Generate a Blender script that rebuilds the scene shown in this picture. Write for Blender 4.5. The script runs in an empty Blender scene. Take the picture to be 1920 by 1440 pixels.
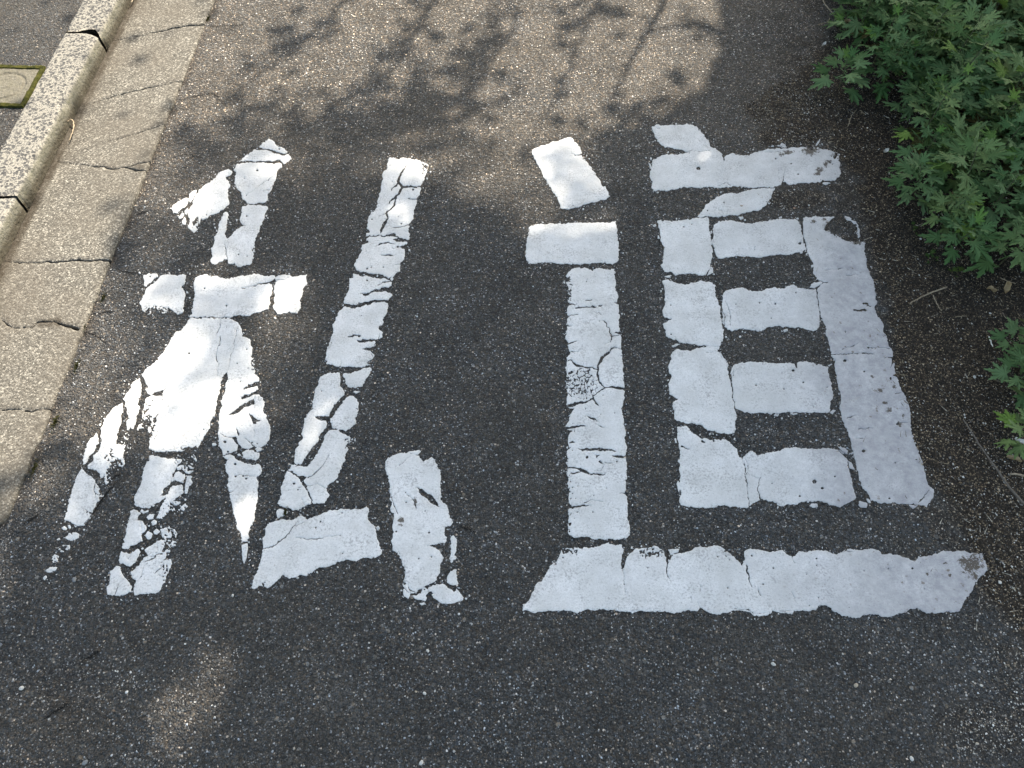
import bpy, math, random
import numpy as np
C = bpy.context
S = C.scene
COL = S.collection
random.seed(7)
R = math.radians

# ---------------------------------------------------------------- camera
F_PX, PITCH, YAW, CAM_H = 1450.0, 58.5, 2.14, 1.5
cd = bpy.data.cameras.new("camera")
cam = bpy.data.objects.new("camera", cd)
COL.objects.link(cam)
cam.location = (0, 0, CAM_H)
cam.rotation_euler = (R(90 - PITCH), 0, R(YAW))
cd.sensor_width = 36
cd.lens = F_PX / 1920 * 36
cd.clip_start = 0.05
cd.clip_end = 500
S.camera = cam

# ---------------------------------------------------------------- sky, sun, exposure
SUN_EL, SUN_AZ = 50.0, 32.0            # azimuth clockwise from +Y (the far end of the street)
sun_dir = np.array([math.sin(R(SUN_AZ)) * math.cos(R(SUN_EL)), math.cos(R(SUN_AZ)) * math.cos(R(SUN_EL)), math.sin(R(SUN_EL))])
w = bpy.data.worlds.new("World")
S.world = w
w.use_nodes = True
nt = w.node_tree
sky = nt.nodes.new('ShaderNodeTexSky')
sky.sky_type = 'NISHITA'
sky.sun_disc = False
sky.sun_elevation = R(SUN_EL)
sky.sun_rotation = R(SUN_AZ)
sky.dust_density = 2.5
sky.ozone_density = .4
bg = nt.nodes['Background']
bg.inputs['Strength'].default_value = 0.12
tint = nt.nodes.new('ShaderNodeMix')          # a thin bright haze takes the deepest blue out of the sky
tint.data_type = 'RGBA'; tint.blend_type = 'MULTIPLY'; tint.inputs[0].default_value = 1.0
tint.inputs[7].default_value = (1.07, 1.01, .85, 1)
nt.links.new(sky.outputs[0], tint.inputs[6])
nt.links.new(tint.outputs[2], bg.inputs['Color'])
sd = bpy.data.lights.new("sun", 'SUN')
sd.energy = 4.1
sd.angle = R(0.53)
sd.color = (1.0, 0.895, 0.745)
sun = bpy.data.objects.new("sun", sd)
COL.objects.link(sun)
sun.rotation_euler = (R(90 - SUN_EL), 0, R(180 - SUN_AZ))
S.view_settings.view_transform = 'Standard'
S.view_settings.look = 'None'
S.view_settings.gamma = 1
S.view_settings.exposure = 1.88

# ---------------------------------------------------------------- helpers
_a = R(PITCH); _cy, _sy = math.cos(R(YAW)), math.sin(R(YAW))
def GA(px, py, z=0.0):
    """photo pixel (1920x1440) -> point of the horizontal plane at height z (arrays)"""
    x = (np.asarray(px, float) - 960) / F_PX
    y = (720 - np.asarray(py, float)) / F_PX
    dy = math.cos(_a) + y * math.sin(_a)
    dz = -math.sin(_a) + y * math.cos(_a)
    t = (CAM_H - z) / -dz
    X, Y = x * t, dy * t
    return X * _cy - Y * _sy, X * _sy + Y * _cy
def G(px, py, z=0.0):
    X, Y = GA(px, py, z)
    return float(X), float(Y)
def PX(X, Y, Z=0.0):
    """ground point -> photo pixel (arrays)"""
    x = X * _cy + Y * _sy
    y = -X * _sy + Y * _cy
    z = Z - CAM_H
    fwd = y * math.cos(_a) - z * math.sin(_a)
    up = y * math.sin(_a) + z * math.cos(_a)
    fwd = np.maximum(fwd, 1e-3)
    return 960 + F_PX * x / fwd, 720 - F_PX * up / fwd

def hash2(ix, iy, seed):
    n = (ix.astype(np.int64) * 374761393 + iy.astype(np.int64) * 668265263 + seed * 974634777) & 0x7fffffff
    n = ((n ^ (n >> 13)) * 1274126177) & 0x7fffffff
    n = n ^ (n >> 16)
    return (n & 0xffff) / 65535.0
def vnoise(x, y, scale, seed=0):
    x = np.asarray(x, float) / scale; y = np.asarray(y, float) / scale
    ix = np.floor(x); iy = np.floor(y)
    fx = x - ix; fy = y - iy
    fx = fx * fx * (3 - 2 * fx); fy = fy * fy * (3 - 2 * fy)
    ix = ix.astype(np.int64); iy = iy.astype(np.int64)
    a = hash2(ix, iy, seed); b = hash2(ix + 1, iy, seed); c = hash2(ix, iy + 1, seed); d = hash2(ix + 1, iy + 1, seed)
    return (a * (1 - fx) + b * fx) * (1 - fy) + (c * (1 - fx) + d * fx) * fy
def fnoise(x, y, scale, seed=0, oct=3):
    s = 0; a = 1; t = 0
    for k in range(oct):
        s = s + a * vnoise(x, y, scale / 2 ** k, seed + 17 * k); t += a; a *= .5
    return s / t
def sstep(a, b, x):
    t = np.clip((x - a) / (b - a), 0, 1)
    return t * t * (3 - 2 * t)
def und(x, y):
    """gentle unevenness of the road surface, metres"""
    return (fnoise(x, y, .55, 3, 2) - .5) * .010 + (vnoise(x, y, .12, 9) - .5) * .0025

def seg_dist(X, Y, x0, y0, x1, y1):
    dx, dy = x1 - x0, y1 - y0
    L = dx * dx + dy * dy + 1e-12
    t = np.clip(((X - x0) * dx + (Y - y0) * dy) / L, 0, 1)
    return np.hypot(X - x0 - t * dx, Y - y0 - t * dy), t
def poly_sdf(X, Y, P):
    """signed distance to polygon, positive inside"""
    d = np.full(X.shape, 1e9); ins = np.zeros(X.shape, bool)
    n = len(P)
    for i in range(n):
        x0, y0 = P[i]; x1, y1 = P[(i + 1) % n]
        dd, _ = seg_dist(X, Y, x0, y0, x1, y1)
        d = np.minimum(d, dd)
        if y0 != y1:
            c = ((y0 > Y) != (y1 > Y)) & (X < (x1 - x0) * (Y - y0) / (y1 - y0) + x0)
            ins ^= c
    return np.where(ins, d, -d)

def mesh_from(name, V, F4=None, F3=None, FN=None):
    """V Nx3 array; F4 quads, F3 triangles (arrays)"""
    me = bpy.data.meshes.new(name)
    V = np.asarray(V, np.float32)
    loops = []; starts = []; tot = 0
    if F4 is not None and len(F4):
        F4 = np.asarray(F4, np.int32); loops.append(F4.ravel()); starts.append(tot + 4 * np.arange(len(F4))); tot += F4.size
    if F3 is not None and len(F3):
        F3 = np.asarray(F3, np.int32); loops.append(F3.ravel()); starts.append(tot + 3 * np.arange(len(F3))); tot += F3.size
    if FN:
        ln = np.array([len(f) for f in FN]); loops.append(np.concatenate([np.asarray(f, np.int32) for f in FN]))
        starts.append(tot + np.concatenate([[0], np.cumsum(ln)[:-1]])); tot += int(ln.sum())
    loops = np.concatenate(loops).astype(np.int32); starts = np.concatenate(starts).astype(np.int32)
    me.vertices.add(len(V)); me.vertices.foreach_set('co', V.ravel())
    me.loops.add(len(loops)); me.loops.foreach_set('vertex_index', loops)
    me.polygons.add(len(starts)); me.polygons.foreach_set('loop_start', starts)
    me.update(calc_edges=True)
    return me
def fattr(me, name, vals):
    a = me.attributes.new(name, 'FLOAT', 'POINT'); a.data.foreach_set('value', np.asarray(vals, np.float32))
def cattr(me, name, rgb):
    a = me.attributes.new(name, 'FLOAT_COLOR', 'POINT')
    rgb = np.asarray(rgb, np.float32)
    a.data.foreach_set('color', np.concatenate([rgb, np.ones((len(rgb), 1), np.float32)], 1).ravel())
def smooth(me, on=True):
    me.polygons.foreach_set('use_smooth', np.full(len(me.polygons), on))
def link(name, me, mat=None, parent=None, label=None, cat=None, group=None, kind=None, loc=None):
    o = bpy.data.objects.new(name, me)
    COL.objects.link(o)
    if me is not None and mat is not None and len(me.materials) == 0: me.materials.append(mat)
    if parent is not None: o.parent = parent
    if loc is not None: o.location = loc
    if label: o['label'] = label
    if cat: o['category'] = cat
    if group: o['group'] = group
    if kind: o['kind'] = kind
    return o

# ---------------------------------------------------------------- materials
class NT:
    def __init__(s, name):
        s.m = bpy.data.materials.new(name); s.m.use_nodes = True
        s.t = s.m.node_tree; s.b = s.t.nodes['Principled BSDF']
        s.co = s.t.nodes.new('ShaderNodeTexCoord').outputs['Object']
    def n(s, typ, **kw):
        nd = s.t.nodes.new(typ)
        for k, v in kw.items():
            if k in nd.inputs.keys() if isinstance(k, str) else False: nd.inputs[k].default_value = v
            else: setattr(nd, k, v)
        return nd
    def l(s, a, b): s.t.links.new(a, b)
    def noise(s, scale, detail=3, rough=.5, vec=None):
        nd = s.t.nodes.new('ShaderNodeTexNoise'); nd.inputs['Scale'].default_value = scale
        nd.inputs['Detail'].default_value = detail; nd.inputs['Roughness'].default_value = rough
        s.l(vec or s.co, nd.inputs['Vector']); return nd.outputs['Fac']
    def vor(s, scale, feature='F1', rnd=1.0, vec=None):
        nd = s.t.nodes.new('ShaderNodeTexVoronoi'); nd.feature = feature
        nd.inputs['Scale'].default_value = scale; nd.inputs['Randomness'].default_value = rnd
        s.l(vec or s.co, nd.inputs['Vector']); return nd
    def ramp(s, fac, stops, interp='LINEAR'):
        nd = s.t.nodes.new('ShaderNodeValToRGB'); cr = nd.color_ramp; cr.interpolation = interp
        while len(cr.elements) < len(stops): cr.elements.new(.5)
        for e, (p, c) in zip(cr.elements, stops):
            e.position = p; e.color = (c, c, c, 1) if isinstance(c, (int, float)) else (*c, 1)
        s.l(fac, nd.inputs[0]); return nd.outputs[0]
    def mix(s, fac, a, b, mode='MIX'):
        nd = s.t.nodes.new('ShaderNodeMix'); nd.data_type = 'RGBA'; nd.blend_type = mode
        for inp, v in ((nd.inputs[0], fac), (nd.inputs[6], a), (nd.inputs[7], b)):
            if isinstance(v, bpy.types.NodeSocket): s.l(v, inp)
            elif isinstance(v, (int, float)): inp.default_value = v if inp.type == 'VALUE' else (v, v, v, 1)
            else: inp.default_value = (*v, 1)
        return nd.outputs[2]
    def math(s, op, a, b=0.0, c=None):
        nd = s.t.nodes.new('ShaderNodeMath'); nd.operation = op
        for inp, v in zip(nd.inputs, (a, b, c)):
            if v is None: continue
            if isinstance(v, bpy.types.NodeSocket): s.l(v, inp)
            else: inp.default_value = v
        return nd.outputs[0]
    def sep(s, col):
        nd = s.t.nodes.new('ShaderNodeSeparateColor'); s.l(col, nd.inputs[0]); return nd.outputs
    def attr(s, name, out='Fac'):
        nd = s.t.nodes.new('ShaderNodeAttribute'); nd.attribute_name = name; return nd.outputs[out]
    def bump(s, h, dist, strength=1.0, normal=None):
        nd = s.t.nodes.new('ShaderNodeBump'); nd.inputs['Distance'].default_value = dist
        nd.inputs['Strength'].default_value = strength; s.l(h, nd.inputs['Height'])
        if normal: s.l(normal, nd.inputs['Normal'])
        return nd.outputs[0]
    def out(s, col=None, rough=.9, normal=None, spec=None):
        if col is not None:
            if isinstance(col, bpy.types.NodeSocket): s.l(col, s.b.inputs['Base Color'])
            else: s.b.inputs['Base Color'].default_value = (*col, 1)
        if isinstance(rough, bpy.types.NodeSocket): s.l(rough, s.b.inputs['Roughness'])
        else: s.b.inputs['Roughness'].default_value = rough
        if normal: s.l(normal, s.b.inputs['Normal'])
        if spec is not None: s.b.inputs['Specular IOR Level'].default_value = spec
        return s.m

def asphalt_material(name, soil=True, base=1.0, pale=1.0, tint=(1, 1, 1)):
    m = NT(name)
    # warp a little so cells are not all round
    wn = m.t.nodes.new('ShaderNodeTexNoise'); wn.inputs['Scale'].default_value = 260; wn.inputs['Detail'].default_value = 1
    m.l(m.co, wn.inputs['Vector'])
    va = m.t.nodes.new('ShaderNodeVectorMath'); va.operation = 'SCALE'; va.inputs[3].default_value = .0030
    m.l(wn.outputs['Color'], va.inputs[0])
    vb = m.t.nodes.new('ShaderNodeVectorMath'); vb.operation = 'ADD'; m.l(m.co, vb.inputs[0]); m.l(va.outputs[0], vb.inputs[1])
    wv = vb.outputs[0]
    big = m.vor(105, vec=wv); mid = m.vor(235, vec=wv); fine = m.vor(430, vec=wv)
    hb, hm, hf = m.sep(big.outputs['Color']), m.sep(mid.outputs['Color']), m.sep(fine.outputs['Color'])
    patch = m.noise(2.2, 5, .6)
    # mortar / bitumen mastic with fine sand
    cf = m.ramp(hf[0], [(0, .009 * base), (.5, .031 * base), (.86, .062 * base), (.935, .10 * base), (.982, .28 * pale), (1, .42 * pale)])
    cm = m.ramp(hm[0], [(0, .012 * base), (.45, .040 * base), (.83, .078 * base), (.915, .10 * base), (.955, .22 * pale), (.992, .55 * pale), (1, .65 * pale)])
    mm = m.ramp(m.math('ADD', m.math('MULTIPLY', mid.outputs['Distance'], 330 / 330), m.math('MULTIPLY', hm[1], .35)), [(.50, 1), (.62, 0)])
    col = m.mix(mm, cf, cm)
    # larger stones here and there
    cb = m.ramp(hb[0], [(0, (.026, .029, .034)), (.5, (.052, .055, .059)), (.8, (.082, .082, .080)), (.95, (.13, .128, .118)), (1, (.28, .27, .25))])
    bsel = m.math('MULTIPLY', m.math('GREATER_THAN', hb[1], .76), m.ramp(big.outputs['Distance'], [(.38, 1), (.46, 0)]))
    col = m.mix(m.math('MULTIPLY', bsel, .75), col, cb)
    # stone hue
    hue = m.ramp(hm[2], [(0, (1.22, 1.0, .78)), (.35, (1.03, 1, .97)), (.7, (.96, 1, 1.04)), (1, (.90, 1, 1.12))])
    col = m.mix(1.0, col, hue, 'MULTIPLY')
    # dust: brownish film, uneven
    dust = m.ramp(patch, [(.38, 0), (.68, 1)])
    df = m.ramp(hf[1], [(0, (.018, .0155, .0125)), (.7, (.056, .048, .038)), (1, (.17, .15, .12))])
    col = m.mix(m.math('MULTIPLY', dust, .35), col, df)
    # wheel-polished and dirtier areas
    col = m.mix(1.0, col, m.ramp(m.noise(7, 4, .6), [(.3, .88), (.5, 1.14), (.7, 1.42)]), 'MULTIPLY')
    col = m.mix(1.0, col, tint, 'MULTIPLY')
    if soil:
        so = m.attr('soil')
        sf = m.ramp(hf[0], [(0, (.006, .0047, .0034)), (.6, (.015, .0115, .0083)), (.82, (.036, .028, .020)), (.92, (.11, .088, .062)), (1, (.30, .26, .20))])
        sm = m.ramp(hm[0], [(0, (.008, .0062, .0046)), (.6, (.019, .0147, .0105)), (.82, (.05, .040, .029)), (.93, (.17, .14, .10)), (.99, (.42, .37, .29)), (1, (.5, .45, .37))])
        scol = m.mix(mm, sf, sm)
        scol = m.mix(1.0, scol, (1.10, 1.0, .86), 'MULTIPLY')
        wn_ = m.attr('worn_sunlit')
        col = m.mix(wn_, col, m.mix(1.0, col, (1.40, 1.31, 1.20), 'MULTIPLY'))  # far end lightened as painted sunlight; the near left patch is wear
        col = m.mix(so, col, scol)
    # height
    ev = m.math('SUBTRACT', .6, mid.outputs['Distance'])
    ef = m.math('SUBTRACT', .6, fine.outputs['Distance'])
    eb = m.math('MULTIPLY', m.math('SUBTRACT', .5, big.outputs['Distance']), m.math('GREATER_THAN', hb[1], .5))
    h = m.math('ADD', m.math('MULTIPLY', ev, m.math('ADD', .6, hm[2])), m.math('MULTIPLY', ef, .45))
    h = m.math('ADD', h, m.math('MULTIPLY', eb, 1.3))
    h = m.math('ADD', h, m.math('MULTIPLY', m.noise(90, 3, .6), .9))
    nrm = m.bump(h, .0050, 1.0)
    rough = m.ramp(hm[1], [(0, .95), (.8, .85), (1, .45)])
    return m.out(col, rough, nrm, .35)

M_ASPH = asphalt_material('road_asphalt')
M_PAVE = asphalt_material('pavement_asphalt', soil=False, base=.72, pale=.5, tint=(1.0, 1.0, 1.0))

def paint_material():
    m = NT('road_paint')
    grain = m.noise(300, 4, .75); mott = m.noise(38, 4, .6); big = m.noise(6, 3, .5)
    col = m.ramp(grain, [(.30, (.48, .48, .48)), (.48, (.69, .69, .69)), (.66, (.80, .80, .795))])
    col = m.mix(m.ramp(mott, [(.35, .30), (.6, 0)]), col, (.52, .53, .53), 'MIX')
    col = m.mix(m.ramp(big, [(.4, .35), (.62, 0)]), col, (.56, .565, .55), 'MIX')
    thin = m.ramp(m.math('ADD', m.noise(230, 3, .7), m.math('MULTIPLY', m.noise(18, 3, .5), .5)), [(.80, 0), (.92, .6)])
    col = m.mix(thin, col, (.20, .20, .20))
    # grime with the right side's deeper shade painted in, brown smears and specks where soil reaches the paint
    d = m.attr('dirt_shade')
    col = m.mix(m.ramp(m.noise(14, 5, .65), [(.38, 0), (.64, .5)]), col, (.47, .47, .455))
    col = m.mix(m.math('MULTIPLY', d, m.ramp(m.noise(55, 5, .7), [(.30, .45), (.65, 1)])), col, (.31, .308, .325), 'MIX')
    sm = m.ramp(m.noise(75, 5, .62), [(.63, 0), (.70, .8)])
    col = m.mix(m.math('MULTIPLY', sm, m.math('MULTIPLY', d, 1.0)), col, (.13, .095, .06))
    sp = m.vor(150); hs = m.sep(sp.outputs['Color'])
    sel = m.math('MULTIPLY', m.math('GREATER_THAN', hs[0], .92), m.ramp(sp.outputs['Distance'], [(.08, 1), (.20, 0)]))
    col = m.mix(m.math('MULTIPLY', sel, .55), col, (.16, .14, .12))
    cr = m.attr('crust')
    cf = m.ramp(m.math('ADD', cr, m.math('MULTIPLY', m.math('SUBTRACT', m.noise(170, 5, .8), .5), 3.4)), [(.48, 0), (.66, .92)])
    col = m.mix(m.math('MULTIPLY', cf, m.math('GREATER_THAN', cr, .02)), col, m.ramp(m.noise(420, 3, .7), [(.3, (.022, .016, .010)), (.55, (.06, .045, .030)), (.72, (.26, .22, .17))]))
    # fine scratches
    mp = m.t.nodes.new('ShaderNodeMapping'); mp.inputs['Scale'].default_value = (30, 500, 1); mp.inputs['Rotation'].default_value = (0, 0, .12)
    m.l(m.co, mp.inputs['Vector'])
    sc = m.ramp(m.noise(1, 2, .5, vec=mp.outputs[0]), [(.66, 0), (.72, .28)])
    col = m.mix(sc, col, (.42, .42, .42))
    h = m.math('ADD', m.noise(500, 3, .7), m.math('MULTIPLY', m.noise(120, 3, .6), 1.2))
    return m.out(col, .72, m.bump(h, .0011, .9), .4)
M_PAINT = paint_material()

def concrete_material():
    m = NT('gutter_concrete')
    v = m.vor(300); h = m.sep(v.outputs['Color']); v2 = m.vor(620); h2 = m.sep(v2.outputs['Color'])
    big = m.noise(5, 5, .6)
    col = m.ramp(h[0], [(0, (.015, .0145, .013)), (.35, (.057, .054, .047)), (.7, (.134, .127, .111)), (.9, (.26, .247, .215)), (1, (.42, .40, .35))])
    c2 = m.ramp(h2[0], [(0, (.033, .031, .027)), (.5, (.098, .093, .081)), (1, (.20, .19, .165))])
    col = m.mix(.38, col, c2)
    col = m.mix(m.ramp(big, [(.35, .55), (.65, 0)]), col, (.085, .075, .061))
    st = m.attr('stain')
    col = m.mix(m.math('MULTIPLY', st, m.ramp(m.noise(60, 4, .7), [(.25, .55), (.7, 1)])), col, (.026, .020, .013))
    sp = m.vor(70); hs = m.sep(sp.outputs['Color'])
    sel = m.math('MULTIPLY', m.math('GREATER_THAN', hs[0], .94), m.ramp(sp.outputs['Distance'], [(.14, 1), (.24, 0)]))
    col = m.mix(m.math('MULTIPLY', sel, .8), col, (.03, .027, .022))
    hh = m.math('ADD', m.math('SUBTRACT', .5, v.outputs['Distance']), m.math('MULTIPLY', m.noise(200, 4, .7), 1.2))
    return m.out(col, .9, m.bump(hh, .0016, .8), .25)
M_CONC = concrete_material()

def kerb_material():
    m = NT('kerb_washed_concrete')
    v = m.vor(100); h = m.sep(v.outputs['Color'])
    v2 = m.vor(190); h2 = m.sep(v2.outputs['Color'])
    mtx = m.ramp(m.noise(300, 4, .7), [(.3, (.095, .090, .078)), (.5, (.19, .182, .16)), (.7, (.30, .288, .258))])
    st = m.ramp(h[1], [(0, (.030, .031, .033)), (.6, (.058, .058, .058)), (1, (.085, .083, .077))])
    sel = m.math('MULTIPLY', m.math('GREATER_THAN', h[0], .12), m.ramp(m.math('ADD', v.outputs['Distance'], m.math('MULTIPLY', m.noise(260, 2, .5), .35)), [(.56, 1), (.66, 0)]))
    sel2 = m.math('MULTIPLY', m.math('GREATER_THAN', h2[0], .35), m.ramp(v2.outputs['Distance'], [(.42, 1), (.52, 0)]))
    f = m.attr('face')
    keep = m.math('SUBTRACT', 1, m.math('MULTIPLY', f, .85))
    col = m.mix(m.math('MULTIPLY', m.math('MULTIPLY', sel, .95), keep), mtx, st)
    col = m.mix(m.math('MULTIPLY', m.math('MULTIPLY', sel2, .8), keep), col, (.052, .052, .054))
    # algae and dirt on the face of the kerb, darkest at its foot
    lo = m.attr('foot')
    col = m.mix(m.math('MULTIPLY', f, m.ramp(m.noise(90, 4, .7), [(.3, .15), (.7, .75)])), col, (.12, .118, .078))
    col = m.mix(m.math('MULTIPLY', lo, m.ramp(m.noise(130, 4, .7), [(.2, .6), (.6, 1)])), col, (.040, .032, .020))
    hh = m.math('ADD', m.noise(160, 5, .7), m.math('MULTIPLY', sel, .25))
    return m.out(col, .88, m.bump(hh, .003, .9), .25)
M_KERB = kerb_material()

def simple(name, c0, c1, scale=40, rough=.8, bump=.001, spec=.3, attr=None, bs=200):
    m = NT(name)
    col = m.ramp(m.noise(scale, 4, .65), [(.3, c0), (.7, c1)])
    if attr: col = m.mix(1.0, col, m.attr(attr, 'Color'), 'MULTIPLY')
    return m.out(col, rough, m.bump(m.noise(bs, 4, .7), bump, .8), spec)
M_SOIL = simple('dark_soil', (.010, .008, .006), (.030, .024, .017), 120, .95, .004)
M_MOSS = simple('moss', (.014, .018, .004), (.062, .060, .014), 90, .95, .004, .1, None, 500)
M_STONE = simple('grit_stone', (.75, .75, .75), (1, 1, 1), 500, .7, .0003, .4, 'tone', 900)
M_TWIG = simple('dry_twig', (.16, .125, .085), (.34, .28, .20), 160, .8, .0005)
M_STALK = simple('grey_stalk', (.075, .062, .052), (.15, .13, .11), 120, .8, .0005)
M_DEAD = simple('dead_leaf', (.22, .15, .08), (.48, .38, .22), 60, .7, .0006)
M_PALE = simple('pale_chip', (.55, .53, .48), (.75, .73, .68), 150, .7, .0005)
M_BARK = simple('bark', (.05, .038, .028), (.14, .11, .085), 25, .95, .006)
def leaf_material(name, cols, mult=None):
    m = NT(name)
    col = m.attr('tone', 'Color')
    oi = m.t.nodes.new('ShaderNodeObjectInfo')
    col = m.mix(1.0, col, m.ramp(oi.outputs['Random'], cols), 'MULTIPLY')
    col = m.mix(m.ramp(m.noise(120, 3, .6), [(.4, 0), (.7, .2)]), col, (.10, .17, .07))
    m.b.inputs['Transmission Weight'].default_value = 0
    tr = m.t.nodes.new('ShaderNodeBsdfTranslucent'); mx = m.t.nodes.new('ShaderNodeMixShader')
    m.l(col, tr.inputs['Color']); mx.inputs[0].default_value = .15
    m.l(m.b.outputs[0], mx.inputs[1]); m.l(tr.outputs[0], mx.inputs[2])
    m.l(mx.outputs[0], m.t.nodes['Material Output'].inputs['Surface'])
    return m.out(col, .7, m.bump(m.noise(300, 2, .6), .0006, .6), .12)
M_LEAF = leaf_material('mugwort_leaf', [(0, (.75, .85, .75)), (.5, (1, 1, 1)), (1, (1.25, 1.1, .9))])
M_STEM = simple('green_stem', (.05, .06, .03), (.09, .08, .05), 80)
M_CROWN = simple('tree_leaf', (.03, .055, .015), (.06, .10, .03), 10, .6)

# ================================================================ painted characters
# outlines are traced window by window; every window maps (x, y) to photo pixels, and these to the ground plane
def win(ox, oy, s):
    return lambda *p: [(ox + x * s, oy + y * s) for x, y in p]
A = win(240, 240, .1875); B = win(240, 480, .1875); Cc = win(80, 700, .1875); D = win(60, 880, .1875); E = win(360, 700, .1875)
Fw = win(580, 280, .15625); Gw = win(560, 500, .15625); H = win(440, 820, .239583); I = win(960, 230, .1875)
J = win(1200, 220, .208333); K = win(1020, 490, .114583); L = win(1020, 640, .152778); M = win(1020, 820, .152778)
N = win(1220, 500, .208333); O = win(1220, 660, .291667); P = win(1480, 390, .208333); Q = win(960, 1000, .239583); Rr = win(1400, 1000, .239583)

# stroke name -> list of outlines
PRI = {}   # the character on the left
PRI['top falling stroke'] = [
 A((1305,185),(1340,140),(1400,110),(1440,120),(1470,150),(1510,185),(1560,200),(1600,240),(1595,255),(1500,240),(1440,215),(1400,205),(1340,200)),
 A((1120,330),(1180,270),(1250,220),(1320,215),(1400,220),(1460,250),(1560,262),(1610,262),(1630,290),(1620,320),(1580,358),(1555,345),(1500,318),(1420,325),(1280,325),(1200,325)),
 A((1055,410),(1075,360),(1120,342),(1280,345),(1420,345),(1500,350),(1545,350),(1540,390),(1490,430),(1480,500),(1450,560),(1440,620),(1400,660),(1400,710),(1340,750),(1250,760),(1190,755),(1140,700),(1120,640),(1080,590),(1070,520),(1070,450)),
 A((1195,765),(1250,766),(1340,775),(1390,780),(1400,800),(1365,850),(1370,890),(1340,940),(1320,980),(1310,1040),(1280,1100),(1265,1160),(1260,1250),(1225,1370),(1160,1375),(1110,1385),(1060,1360),(1010,1350),(990,1310),(930,1330),(890,1360),(840,1360),(830,1330),(850,1290),(840,1210),(865,1170),(870,1090),(905,1040),(915,960),(945,890),(955,855),(990,845),(1005,870),(990,940),(985,1000),(965,1060),(995,1110),(1020,1090),(1060,1040),(1120,990),(1150,970),(1110,920),(1130,850),(1140,790)),
 A((705,620),(760,575),(840,520),(900,460),(1000,400),(1040,425),(1030,450),(1015,475),(985,490),(985,520),(1025,560),(1020,590),(1000,600),(1000,700),(1010,770),(960,810),(880,860),(810,890),(760,920),(700,960),(705,1000),(660,1050),(620,1020),(600,980),(620,950),(610,900),(605,820),(640,770),(670,690),(700,650)),
 A((425,805),(450,770),(500,740),(580,690),(600,705),(600,750),(560,800),(520,830),(490,858),(455,850)),
 A((615,745),(612,660),(650,630),(685,618),(680,650),(655,700),(630,740)), A((565,840),(600,800),(605,830),(590,865),(570,860)),
 A((505,900),(540,855),(560,860),(550,895),(520,918)), A((540,940),(570,890),(582,930),(575,970),(545,965)), A((1040,575),(1065,600),(1070,620),(1050,600))]
PRI['crossbar'] = [
 B((160,200),(200,188),(300,190),(300,220),(260,235),(240,265),(180,300),(160,300)),
 B((250,290),(290,255),(320,215),(380,188),(430,195),(585,190),(580,230),(545,320),(565,350),(570,400),(555,450),(555,560),(510,585),(480,570),(440,560),(400,560),(350,580),(270,590),(200,580),(150,550),(140,500),(120,470),(140,430),(170,390),(175,330),(200,310)),
 B((665,230),(720,190),(770,182),(830,200),(900,205),(1010,230),(1100,205),(1200,190),(1260,182),(1330,195),(1470,192),(1478,215),(1460,240),(1400,265),(1320,285),(1380,282),(1440,285),(1450,310),(1440,380),(1415,440),(1415,500),(1395,530),(1330,550),(1200,598),(1120,590),(1040,600),(1000,612),(620,612),(650,580),(635,545),(650,480),(668,400),(665,320),(660,270)),
 B((1480,240),(1480,205),(1510,188),(1600,195),(1640,205),(1700,195),(1785,192),(1780,230),(1790,260),(1750,320),(1745,380),(1725,440),(1725,500),(1700,575),(1620,570),(1500,580),(1450,520),(1470,470),(1465,430),(1475,400),(1460,340),(1470,290),(1500,260))]
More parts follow.
